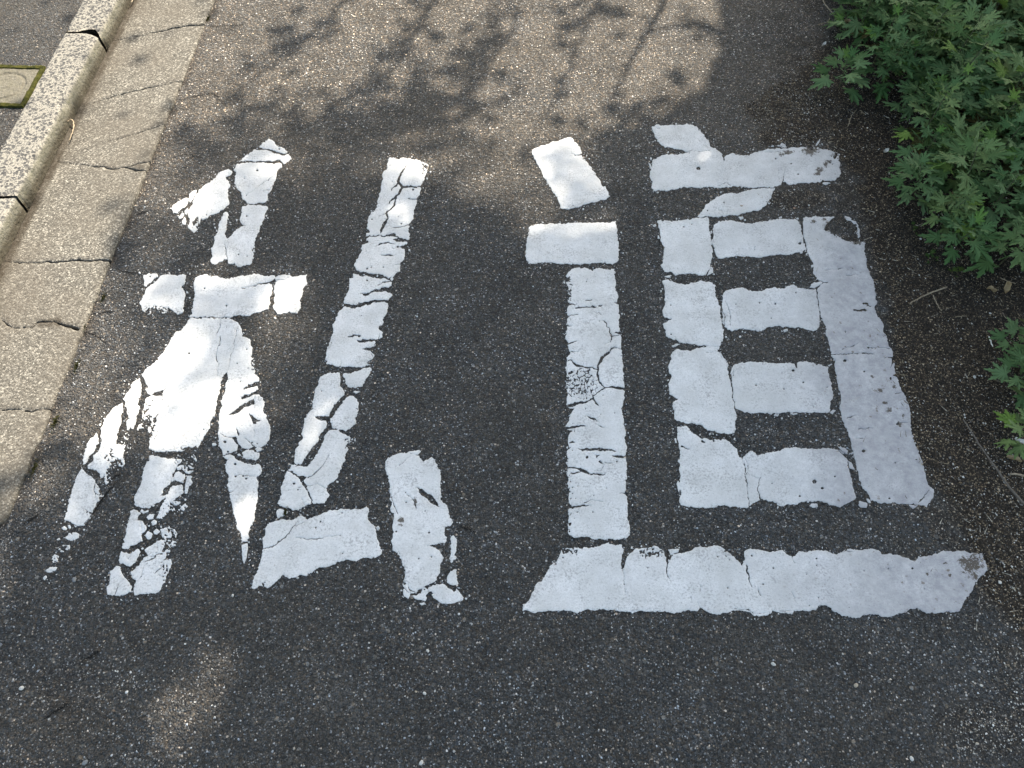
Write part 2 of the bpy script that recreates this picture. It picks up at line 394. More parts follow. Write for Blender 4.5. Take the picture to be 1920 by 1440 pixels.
PRI['spread body'] = [
 B((625,625),(1010,622),(1070,650),(1120,690),(1140,730),(1140,800),(1215,830),(1235,900),(1235,960),(1260,1020),(1265,1130),(1275,1190),(1310,1215),(1300,1240),(1240,1290),(1170,1310),(1160,1335),(1290,1300),(1290,1330),(1200,1380),(1140,1410))
 + E((495,235),(500,262),(560,245),(600,215),(660,195),(700,230),(720,280),(715,340),(720,390),(745,420),(745,460),(775,520),(780,600),(780,650),(750,700),(700,740),(620,740),(560,760),(500,740),(470,700),(440,650),(400,640),(440,680),(460,720),(440,770),(390,795),(310,818),(290,760),(270,700),(255,610),(270,550),(265,480),(270,420),(300,330),(290,280),(330,180),(330,120),(357,55))
 + B((1000,1250),(998,1180),(1000,1130),(985,1165),(940,1220),(905,1400))
 + E((245,300),(235,400),(190,480),(160,560),(130,620),(95,690),(60,740))
 + Cc((1540,730),(1480,745),(1400,780),(1300,785),(1240,780),(1140,790),(1070,765),(1075,700),(1085,600),(1110,540),(1140,470),(1160,370),(1200,240),(1205,185),(1110,195),(1090,225),(1060,215),(1030,170),(1060,140),(1030,95),(1015,60))
 + B((150,1180),(190,1130),(240,1090),(300,1040),(340,980),(410,890),(420,850),(480,770),(540,750),(580,700),(600,640)),
 Cc((1195,235),(1190,290),(1160,370),(1130,460),(1100,540),(1080,590),(1040,640),(980,690),(920,640),(950,540),(1000,470),(1000,440),(1010,340),(1030,260),(1100,225)),
 Cc((960,50),(985,80),(990,130),(980,250),(960,300),(960,360),(945,430),(925,520),(900,580),(870,640),(850,672),(820,660),(825,620),(850,560),(840,530),(855,440),(840,400),(850,350),(830,330),(835,300),(805,250),(830,215),(880,160),(890,120),(930,80)),
 Cc((795,305),(805,340),(790,430),(785,520),(760,580),(745,620),(740,700),(735,780),(700,850),(660,900),(640,1000),(600,1050),(580,1040),(560,990),(520,965),(460,955),(450,930),(500,880),(520,820),(560,790),(590,680),(590,600),(580,560),(620,490),(660,410),(710,350)),
 Cc((640,860),(760,700),(800,720),(820,900),(740,1000),(700,1080),(640,1110),(620,1060)),
 Cc((540,602),(560,640),(560,700),(520,780),(460,860),(430,915),(405,910),(405,860),(430,790),(440,730),(480,660)),
 Cc((890,690),(820,700),(780,740),(810,790),(860,760),(900,740))]
PRI['left foot'] = [
 D((480,20),(510,5),(550,40),(600,80),(640,110),(640,135),(680,180),(690,225),(740,230),(720,270),(680,300),(640,350),(620,400),(600,450),(560,510),(520,560),(450,565),(400,530),(370,515),(330,515),(330,480),(350,430),(360,330),(400,250),(420,160),(450,90)),
 D((295,590),(330,565),(360,590),(340,615)), D((330,690),(370,645),(440,625),(470,650),(460,690),(410,720),(370,710)), D((245,705),(280,685),(285,705),(260,715)),
 D((245,790),(300,760),(380,760),(380,800),(350,830),(290,825)), D((200,900),(230,850),(270,870),(260,930),(210,940)), D((145,1010),(180,980),(260,980),(240,1010),(180,1035),(150,1030)), D((115,1090),(140,1060),(150,1080),(125,1115)), D((360,560),(385,555),(395,590),(375,595))]
PRI['middle foot'] = [
 Cc((1040,890),(1070,830),(1130,832),(1230,845),(1290,860),(1330,850),(1390,850),(1380,900),(1340,940),(1300,1000),(1290,1070),(1260,1110),(1220,1180),(1182,1235),(1250,1205),(1200,1270),(1130,1300),(1060,1355),(1000,1350),(960,1330),(920,1330),(910,1250),(940,1190),(990,1080),(1010,1000),(1010,960)),
 D((1270,420),(1330,310),(1370,240),(1370,205),(1500,160),(1510,220),(1440,290),(1400,310),(1480,320),(1490,360),(1420,420),(1360,440),(1320,470),(1290,500),(1240,490)),
 Cc((1215,1235),(1290,1135),(1385,1112),(1400,1160),(1390,1200),(1300,1280)),
 Cc((1330,1000),(1360,985),(1420,1010),(1430,1060),(1400,1100),(1370,1085),(1290,1090),(1300,1040)), Cc((1340,930),(1380,920),(1390,960),(1350,970)),
 Cc((1440,1040),(1500,1020),(1480,1060),(1490,1100),(1460,1150),(1440,1200),(1415,1190),(1430,1110)), Cc((1400,860),(1520,810),(1550,860),(1520,910),(1500,990),(1440,1010),(1380,960)),
 D((985,420),(1020,400),(1080,430),(1060,480),(1060,520),(1100,512),(1140,560),(1140,610),(1100,630),(1090,670),(1115,680),(1100,720),(1040,750),(980,770),(960,800),(910,790),(905,750),(940,735),(920,700),(940,640),(955,560),(975,500)),
 D((870,880),(900,825),(940,840),(975,845),(1020,820),(1060,790),(1080,810),(1070,860),(1040,920),(980,970),(930,950),(880,940)),
 D((750,1265),(740,1200),(770,1150),(785,1080),(800,1020),(840,968),(880,980),(910,1050),(930,1090),(970,1120),(990,1170),(980,1220),(920,1260),(830,1262)),
 D((985,1025),(1040,980),(1100,920),(1130,890),(1160,860),(1130,810),(1180,770),(1220,740),(1260,720),(1300,700),(1340,720),(1330,760),(1300,800),(1290,840),(1260,850),(1370,790),(1385,820),(1340,870),(1310,910),(1390,890),(1400,920),(1380,990),(1350,1050),(1340,1110),(1310,1150),(1290,1200),(1230,1235),(1160,1245),(1080,1250),(1050,1265),(1020,1260),(1020,1190),(1030,1110),(1000,1070)),
 D((1145,480),(1180,450),(1225,445),(1210,490),(1165,505)), D((1190,530),(1220,500),(1250,515),(1240,550),(1205,560)), D((1130,650),(1180,620),(1205,655),(1190,690),(1150,700)),
 D((1215,620),(1250,590),(1280,620),(1250,650),(1220,645)), D((1080,420),(1100,400),(1130,420),(1165,410),(1165,430),(1110,440)), D((1280,600),(1370,570),(1440,620),(1445,760),(1380,780),(1340,740),(1310,690)),
 D((1090,790),(1110,780),(1118,795),(1098,802)), D((1480,380),(1530,340),(1560,370),(1500,440),(1400,470),(1420,430))]
PRI['right foot'] = [
 E((310,830),(340,820),(380,812),(420,830),(450,870),(560,905),(600,910),(670,905),(700,940),(700,980),(660,1020),(640,1040),(665,1110),(655,1180),(660,1240),(640,1330))
 + H((159,626),(150,640),(130,690),(115,740),(100,815),(60,820),(50,770),(20,720),(10,650)) + E((430,1440),(410,1380),(390,1260),(380,1190),(355,1120),(370,1040),(340,980),(325,910),(345,870)),
 H((55,840),(100,828),(102,880),(90,950),(70,985),(62,960),(55,890)),
 E((500,790),(540,765),(620,770),(670,800),(678,840),(640,872),(600,860),(510,840)), E((630,755),(660,735),(700,750),(690,775),(650,785)), E((450,805),(480,800),(480,820),(460,825)), E((200,700),(225,695),(245,712),(225,728),(205,722))]
PRI['long slash'] = [
 Fw((955,110),(1010,92),(1060,110),(1180,108),(1290,130),(1360,160),(1430,195),(1420,230),(1390,320),(1370,360),(1340,430),(1335,480),(1320,550),(1290,590),(1285,640),(1260,740),(1240,830),(1200,890),(1195,970),(1195,1075),(1130,1080),(1060,1030),(1000,1005),(850,1025),(680,1022),(680,1000),(720,985),(690,940),(705,820),(730,760),(790,730),(820,650),(835,530),(865,490),(875,400),(880,330),(885,290),(920,230),(945,170)),
 Fw((685,1060),(720,1040),(1000,1040),(1060,1055),(1010,1080),(1060,1100),(1170,1100),(1165,1130),(1060,1170),(1140,1180),(1150,1220),(1135,1290),(1080,1360),(1085,1400))
 + Gw((1205,40),(1170,70),(1140,120),(1080,135),(1020,100),(960,90),(880,80),(800,60),(700,45),(680,0)) + Fw((545,1380),(570,1330),(600,1240),(640,1200),(615,1180),(630,1140),(720,1110),(685,1090)),
 Gw((660,90),(720,88),(740,110),(820,110),(930,135),(1080,150),(1110,180),(1110,230),(1080,250),(1000,250),(920,265),(850,310),(730,322),(800,355),(860,315),(960,295),(1050,305),(1110,330),(1100,370),(1070,405),(950,400),(880,400),(820,425),(720,430),(690,462),(630,450),(550,430),(545,380),(600,310),(610,270),(610,180),(620,140),(655,120)),
 Gw((540,485),(600,490),(650,500),(700,490),(800,470),(880,440),(960,430),(1070,430),(1060,560),(1020,600),(1000,700),(950,735),(985,760),(1000,780),(1000,840),(945,870),(760,860),(690,875),(730,905),(920,890),(900,960),(810,970),(760,995),(870,1015),(900,1060),(880,1110),(820,1150),(860,1180),(800,1200),(560,1200),(480,1190),(340,1165),(350,1120),(330,1100),(340,980),(390,830),(415,800),(415,700),(460,600),(490,530)),
 Gw((540,1275),(620,1270),(700,1255),(800,1215),(860,1215),(870,1240),(840,1300),(800,1380),(770,1420)) + E((1700,130),(1640,145),(1560,138),(1540,80),(1510,10)),
 E((1605,185),(1640,175),(1680,185),(1640,200)), Gw((1095,140),(1120,125),(1140,142),(1115,165)),
 Gw((260,1320),(340,1275),(400,1270),(500,1280),(500,1340)) + E((1485,130),(1520,180),(1520,215),(1470,260),(1410,340),(1380,400),(1370,425),(1300,430),(1220,440),(1290,470),(1340,478),(1340,530),(1290,600),(1260,680),(1190,760),(1120,860),(1080,910),(1030,905),(1030,830),(1035,760),(1060,700),(1110,650),(1095,600),(1120,510),(1120,460),(1170,390),(1215,350),(1200,300),(1230,180),(1260,110)),
 E((1550,240),(1600,222),(1650,260),(1665,330),(1665,400),(1630,440),(1645,480),(1600,540),(1545,580),(1500,560),(1400,540),(1385,500),(1375,455),(1420,420),(1460,360),(1500,290)),
 E((1340,600),(1380,560),(1460,560),(1500,600),(1580,635),(1580,720),(1530,800),(1535,870),(1500,930),(1480,980),(1440,1060),(1370,1110),(1340,1150),(1370,1220),(1320,1300),(1270,1310),(1215,1300),(1180,1220),(1150,1160),(1150,1130),(1125,1080),(1150,1040),(1060,1020),(975,965),(990,910),(1060,920),(1150,930),(1200,880),(1260,800),(1300,700)),
 E((960,970),(1010,990),(1060,1020),(1080,1060),(1100,1110),(1130,1150),(1150,1180),(1180,1260),(1205,1300),(1130,1330),(1060,1378),(1000,1365),(880,1325),(862,1300),(890,1220),(890,1140),(910,1080),(940,1000)),
 H((320,580),(370,558),(415,590),(415,600),(345,630))]
PRI['bottom bar'] = [
 H((240,720),(260,680),(330,650),(370,640),(400,648),(480,640),(560,640),(600,630),(680,600),(760,575),(850,562),(910,570),(1000,560),(1040,542),(1060,570),(1035,620),(1060,670),(1100,700),(1110,770),(1130,840),(1155,890),(1140,930),(1060,945),(1010,940),(950,975),(880,960),(820,970),(740,1010),(660,1020),(600,1060),(560,1085),(510,1080),(430,1110),(380,1080),(310,1140),(260,1180),(215,1165),(150,1190),(130,1170),(145,1110),(180,1040),(200,960),(220,880),(230,850),(225,790),(240,770)),
 H((485,630),(520,612),(560,630),(540,645),(490,645)), H((1105,705),(1122,690),(1138,712),(1120,732))]
PRI['right dot'] = [
 H((1180,200),(1190,170),(1240,150),(1300,125),(1360,125),(1440,150),(1480,185),(1540,158),(1570,180),(1590,240),(1610,260),(1610,480),(1660,530),(1680,600),(1690,640),(1710,665),(1690,690),(1650,700),(1640,760),(1665,780),(1640,830),(1580,835),(1510,855),(1570,860),(1610,900),(1640,940),(1610,1000),(1610,1060),(1570,1130),(1500,1160),(1440,1200),(1420,1225),(1370,1225),(1330,1180),(1310,1150),(1330,1090),(1330,1020),(1300,960),(1270,900),(1230,880),(1225,810),(1240,790),(1235,700),(1250,600),(1240,560),(1210,430),(1205,350),(1180,240)),
 H((1350,120),(1440,98),(1458,110),(1430,140)), H((1215,560),(1235,520),(1260,570),(1265,598),(1230,590)), H((1710,760),(1735,800),(1735,850),(1720,930),(1745,945),(1700,980),(1680,940),(1695,900),(1685,850),(1690,790)),
 H((1665,1100),(1690,1040),(1735,1035),(1740,1110),(1750,1150),(1720,1165),(1650,1130)), H((1500,1195),(1520,1180),(1560,1160),(1630,1145),(1680,1180),(1720,1210),(1740,1180),(1760,1220),(1790,1250),(1790,1275),(1740,1290),(1640,1305),(1560,1260),(1540,1230),(1565,1225)),
 H((1310,1190),(1340,1180),(1375,1230),(1360,1265),(1320,1240)), H((1390,1240),(1460,1230),(1480,1170),(1525,1210),(1500,1250),(1490,1275),(1410,1265)), H((1445,1300),(1480,1290),(1495,1305),(1460,1315)), H((1362,1335),(1372,1325),(1382,1340),(1370,1350)), H((1745,1380),(1758,1368),(1768,1382),(1752,1392))]

ROAD = {}  # the character on the right
ROAD['walking radical dot'] = [I((200,300),(210,275),(290,240),(380,210),(470,185),(540,158),(600,165),(640,215),(680,250),(685,310),(700,350),(750,395),(790,450),(820,500),(870,570),(895,640),(940,660),(980,740),(940,765),(870,790),(780,800),(720,825),(640,850),(520,868),(490,860),(460,780),(400,680),(340,590),(300,510),(250,420))]
ROAD['walking radical bar'] = [I((165,1045),(200,1025),(280,1015),(400,1015),(560,1003),(700,1005),(850,1000),(930,1000),(1030,993),(1045,1060),(1060,1180),(1065,1300),(1060,1390),(1000,1412),(960,1405),(880,1400),(780,1412),(580,1418),(400,1400),(300,1400),(200,1415),(135,1380),(145,1200),(160,1150))]
ROAD['walking radical upright'] = [
 K((430,150),(450,115),(520,115),(600,118),(680,112),(740,140),(805,165),(820,130),(900,120),(1000,125),(1060,135),(1155,128),(1160,200),(1140,280),(1165,340),(1180,500),(1215,570),(1215,600),(1190,665),(1130,680),(1170,690),(1210,730),(1225,850),(1240,1040),(1235,1140),(1160,1185),(1250,1200),(1265,1260),(1260,1420))
 + L((950,90),(960,180),(970,250),(970,400),(985,560),(985,600),(980,640),(975,760),(960,840),(975,950),(1000,1100),(1000,1200),(1015,1330))
 + M((1003,230),(1000,260),(1015,340),(1015,450),(1000,560),(1000,650),(985,680),(1025,740),(1030,850),(1035,1000),(1050,1130),(1060,1200),(1000,1245),(900,1250),(740,1245),(600,1242),(540,1220),(480,1212),(380,1230),(310,1200),(290,1100),(300,1050),(290,1010),(310,970),(290,920),(300,870),(350,840),(305,790),(300,700),(310,660),(290,560),(300,500),(280,440),(280,400),(290,350),(275,300),(310,260),(290,200),(300,130),(290,60))
 + L((310,1160),(310,1140),(370,1100),(290,1080),(265,1045),(300,960),(320,900),(360,820),(270,790),(270,740),(290,650),(260,560),(280,430),(300,400),(270,320),(280,250),(275,190),(330,150),(300,100),(290,40))
 + K((400,1330),(350,1270),(370,1180),(380,1080),(420,1070),(375,1040),(390,940),(440,900),(375,870),(370,790),(400,740),(450,715),(385,680),(380,630),(440,580),(430,550),(390,510),(430,470),(380,400),(370,340),(430,330),(410,260),(370,240),(400,180))]
ROAD['walking radical sweep'] = [
 Q((75,560),(110,545),(150,490),(190,400),(250,340),(310,240),(370,190),(390,115),(440,105),(500,110),(600,115),(660,105),(700,85),(740,75),(800,90),(860,88),(870,130),(855,200),(855,270),(870,280),(895,200),(930,150),(980,120),(1060,118),(1120,105),(1170,125),(1195,150),(1205,200),(1215,260),(1235,200),(1260,165),(1380,150),(1430,110),(1530,108),(1580,100),(1640,115),(1690,150),(1740,190),(1800,255),(1815,200),(1815,150),(1860,118))
 + Rr((0,120),(60,122),(180,150),(280,135),(320,170),(355,190),(400,150),(500,145),(600,135),(660,150),(695,170),(740,145),(820,125),(900,135),(970,122),(1030,140),(1060,165),(1150,170),(1230,190),(1310,225),(1335,190),(1400,190),(1450,170),(1530,145),(1600,150),(1680,135),(1740,160),(1820,150),(1840,165),(1845,200),(1880,270),(1850,330),(1800,360),(1770,420),(1740,490),(1690,550),(1650,620),(1560,620),(1410,630),(1380,610),(1330,590),(1280,590),(1260,620),(1180,635),(1130,650),(1060,655),(1020,630),(960,630),(910,645),(850,660),(760,650),(700,620),(640,580),(600,560),(570,565),(540,600),(480,605),(380,600),(350,630),(280,625),(200,610),(160,645),(100,650),(50,640))
 + Q((1890,640),(1860,620),(1800,605),(1720,605),(1690,625),(1600,635),(1530,620),(1490,590),(1470,585),(1450,605),(1330,610),(1270,625),(1200,610),(1050,615),(1000,605),(950,620),(870,610),(760,600),(680,595),(600,600),(510,618),(450,605),(400,600),(350,612),(300,600),(180,620),(90,600)),
 Q((1220,130),(1310,125),(1300,150),(1240,170))]
ROAD['head long bar'] = [
 J((110,95),(150,80),(240,78),(370,75),(450,70),(510,100),(555,160),(610,220),(625,265),(690,310),(740,345),(750,400),(770,345),(830,340),(880,355),(940,355),(1000,345),(1060,320),(1150,295),(1260,290),(1400,280),(1500,280),(1600,275),(1640,290),(1740,310),(1805,330),(1790,370),(1800,450),(1805,560),(1740,575),(1600,590),(1480,600),(1340,622),(1310,600),(1285,585),(1270,610),(1230,636),(1100,638),(1010,640),(880,630),(820,630),(720,640),(600,635),(500,640),(400,628),(330,650),(240,665),(130,670),(108,640),(110,580),(80,540),(100,490),(110,400),(160,370),(220,345),(340,345),(440,325),(360,300),(290,292),(220,275),(160,230),(140,170),(115,130)),
 J((75,410),(95,430),(100,470),(85,465)), J((88,370),(105,370),(105,388),(90,388)), J((1640,595),(1700,592),(1715,600),(1670,615),(1640,608))]
ROAD['head upper right dot'] = [J((1140,240),(1165,200),(1200,110),(1215,120),(1220,190),(1260,230),(1330,268),(1300,275),(1160,272)), ]
ROAD['head upper right fleck'] = [J((1578,262),(1600,215),(1620,200),(1615,225),(1590,262))]
ROAD['head falling stroke'] = [J((1010,652),(1100,647),(1225,647),(1190,680),(1165,740),(1140,780),(1080,830),(990,860),(870,885),(760,900),(650,905),(620,895),(515,905),(540,870),(600,800),(640,760),(720,710),(800,690),(880,690),(950,670))]
ROAD['box left side'] = [
 J((160,940),(200,940),(290,945),(400,930),(520,912),(610,905),(620,1000),(640,1100),(650,1240),(630,1340),(590,1425),(540,1430),(500,1415),(390,1415),(320,1425),(270,1395),(220,1395),(190,1330),(215,1320),(205,1260),(215,1180),(190,1130),(175,1050)),
 J((638,1345),(655,1360),(655,1400),(605,1428)), J((115,975),(140,965),(145,985),(125,992)), J((150,935),(190,930),(188,950),(160,960)), J((155,1065),(170,1075),(178,1100),(160,1095)),
 N((105,135),(150,130),(200,145),(310,168),(380,150),(450,135),(550,145),(585,180),(575,250),(610,340),(630,450),(655,580),(650,650),(610,740),(590,745),(460,712),(400,700),(270,690),(150,630),(110,540),(115,510),(190,470),(115,455),(110,400),(130,320),(125,200)),
 N((180,715),(230,695),(270,700),(200,728)), N((115,95),(150,85),(190,88),(150,105)), N((85,215),(95,210),(100,235),(88,235)),
 N((182,810),(190,770),(240,745),(350,755),(430,730),(520,726),(600,750),(640,800),(685,870),(700,960),(725,1090),(750,1280),(770,1330),(757,1440))
 + O((545,500),(540,525),(500,535),(420,520),(360,500),(320,470),(230,460),(180,450),(150,435),(150,380),(140,325),(185,310),(120,275),(115,200),(130,150),(110,90),(130,30)),
 O((175,490),(200,480),(230,480),(260,520),(330,560),(400,570),(480,570),(520,590),(550,625),(565,675),(590,690),(605,790),(620,890),(630,1003),(550,1000),(460,988),(370,1003),(200,990),(185,960),(195,900),(180,850),(190,800),(180,700),(190,660),(170,550)),
 O((165,850),(175,825),(190,880),(180,905)), O((150,560),(160,555),(170,590),(158,585))]
ROAD['box top rung'] = [J((657,1000),(665,970),(710,945),(800,940),(870,945),(960,965),(1100,945),(1230,930),(1300,920),(1390,918),(1420,945),(1445,980),(1445,1030),(1468,1080),(1470,1150),(1490,1190),(1440,1215),(1370,1240),(1200,1245),(1100,1260),(1060,1270),(960,1255),(870,1250),(720,1275),(690,1260),(665,1200),(660,1100)),
 J((635,1030),(648,1030),(645,1060),(636,1055)), J((640,1110),(655,1100),(655,1150),(645,1150)), J((1435,1215),(1460,1210),(1460,1230),(1442,1228)), J((880,905),(920,900),(930,920),(900,925)), J((1400,915),(1420,908),(1425,922),(1405,925)), J((1245,905),(1275,898),(1278,912),(1250,915))]
ROAD['box second rung'] = [N((640,270),(660,220),(700,212),(740,195),(790,190),(850,205),(930,228),(1010,215),(1060,200),(1100,185),(1140,205),(1200,200),(1220,180),(1300,170),(1330,200),(1478,205),(1490,280),(1508,380),(1520,440),(1510,560),(1460,582),(1400,565),(1330,545),(1250,545),(1150,535),(1050,550),(990,578),(900,570),(800,560),(740,580),(690,565),(650,510),(640,380)),
 N((1420,190),(1480,145),(1530,135),(1550,145),(1480,195)), N((1190,570),(1230,562),(1238,578),(1200,590)), N((790,628),(805,622),(812,635),(795,640))]
ROAD['box third rung'] = [N((722,960),(745,890),(790,870),(860,855),(970,865),(1030,855),(1130,880),(1200,875),(1290,875),(1305,900),(1320,905),(1320,860),(1400,855),(1460,865),(1530,890),(1590,910),(1590,960),(1620,1020),(1625,1090),(1640,1160),(1620,1230),(1610,1310),(1560,1325),(1400,1315),(1280,1315),(1140,1318),(1080,1332),(1000,1320),(920,1330),(830,1310),(770,1290),(753,1260),(738,1100)),
 N((1610,1312),(1640,1290),(1665,1300),(1630,1335)), N((1590,890),(1625,878),(1632,885),(1600,900)), N((1250,1325),(1310,1322),(1318,1335),(1275,1338)), N((1100,1338),(1150,1330),(1140,1348),(1110,1348))]
ROAD['box bottom rung'] = [O((592,690),(620,650),(640,635),(690,665),(760,650),(830,640),(870,622),(960,622),(1060,625),(1150,622),(1200,630),(1240,670),(1265,700),(1265,750),(1290,820),(1300,880),(1320,940),(1280,970),(1210,1000),(1160,985),(1080,958),(990,965),(910,980),(840,990),(780,965),(710,945),(690,960),(640,990),(634,1000),(622,870),(607,760)),
 O((1265,702),(1290,720),(1310,765),(1275,752)), O((1200,605),(1250,620),(1270,660),(1230,655)), O((1030,975),(1070,980),(1075,1000),(1045,1003),(1020,990)), O((1000,965),(1020,960),(1012,975)), O((1280,655),(1295,650),(1290,665))]
ROAD['box right side'] = [
 P((120,100),(150,85),(230,80),(400,82),(390,95),(350,140),(300,195),(350,205),(420,250),(480,285),(560,315),(620,300),(640,290),(685,320),(670,420),(690,470),(700,540),(720,600),(755,660),(775,780),(785,870),(760,900),(790,970),(835,1030),(850,1120),(870,1160),(890,1240),(930,1290),(930,1340),(945,1370),(945,1440))
 + O((1570,130),(1600,220),(1640,300),(1670,390),(1670,480),(1690,560),(1720,650),(1750,720),(1770,790),(1780,860),(1815,890),(1815,940),(1770,995),(1720,985),(1620,975),(1480,975),(1410,960),(1400,930),(1350,870),(1340,800),(1310,700),(1290,600),(1260,500),(1220,420),(1215,280),(1190,150),(1180,60))
 + P((370,1290),(350,1200),(320,1130),(330,1090),(300,1020),(275,960),(262,860),(243,740),(300,665),(240,650),(215,590),(220,540),(180,450),(155,400),(140,290),(125,260),(120,180)),
 P((500,85),(540,85),(570,110),(600,130),(630,190),(635,250),(620,290),(605,230),(600,170),(560,120),(500,100)),
 O((1655,985),(1720,990),(1680,1015)), O((1335,960),(1390,975),(1385,1005),(1340,1000)), O((1385,945),(1410,955),(1412,975),(1390,965)), P((190,520),(205,515),(215,530),(200,548)), P((90,400),(115,395),(118,412),(98,415)),
 P((185,700),(225,668),(240,670),(205,708))]

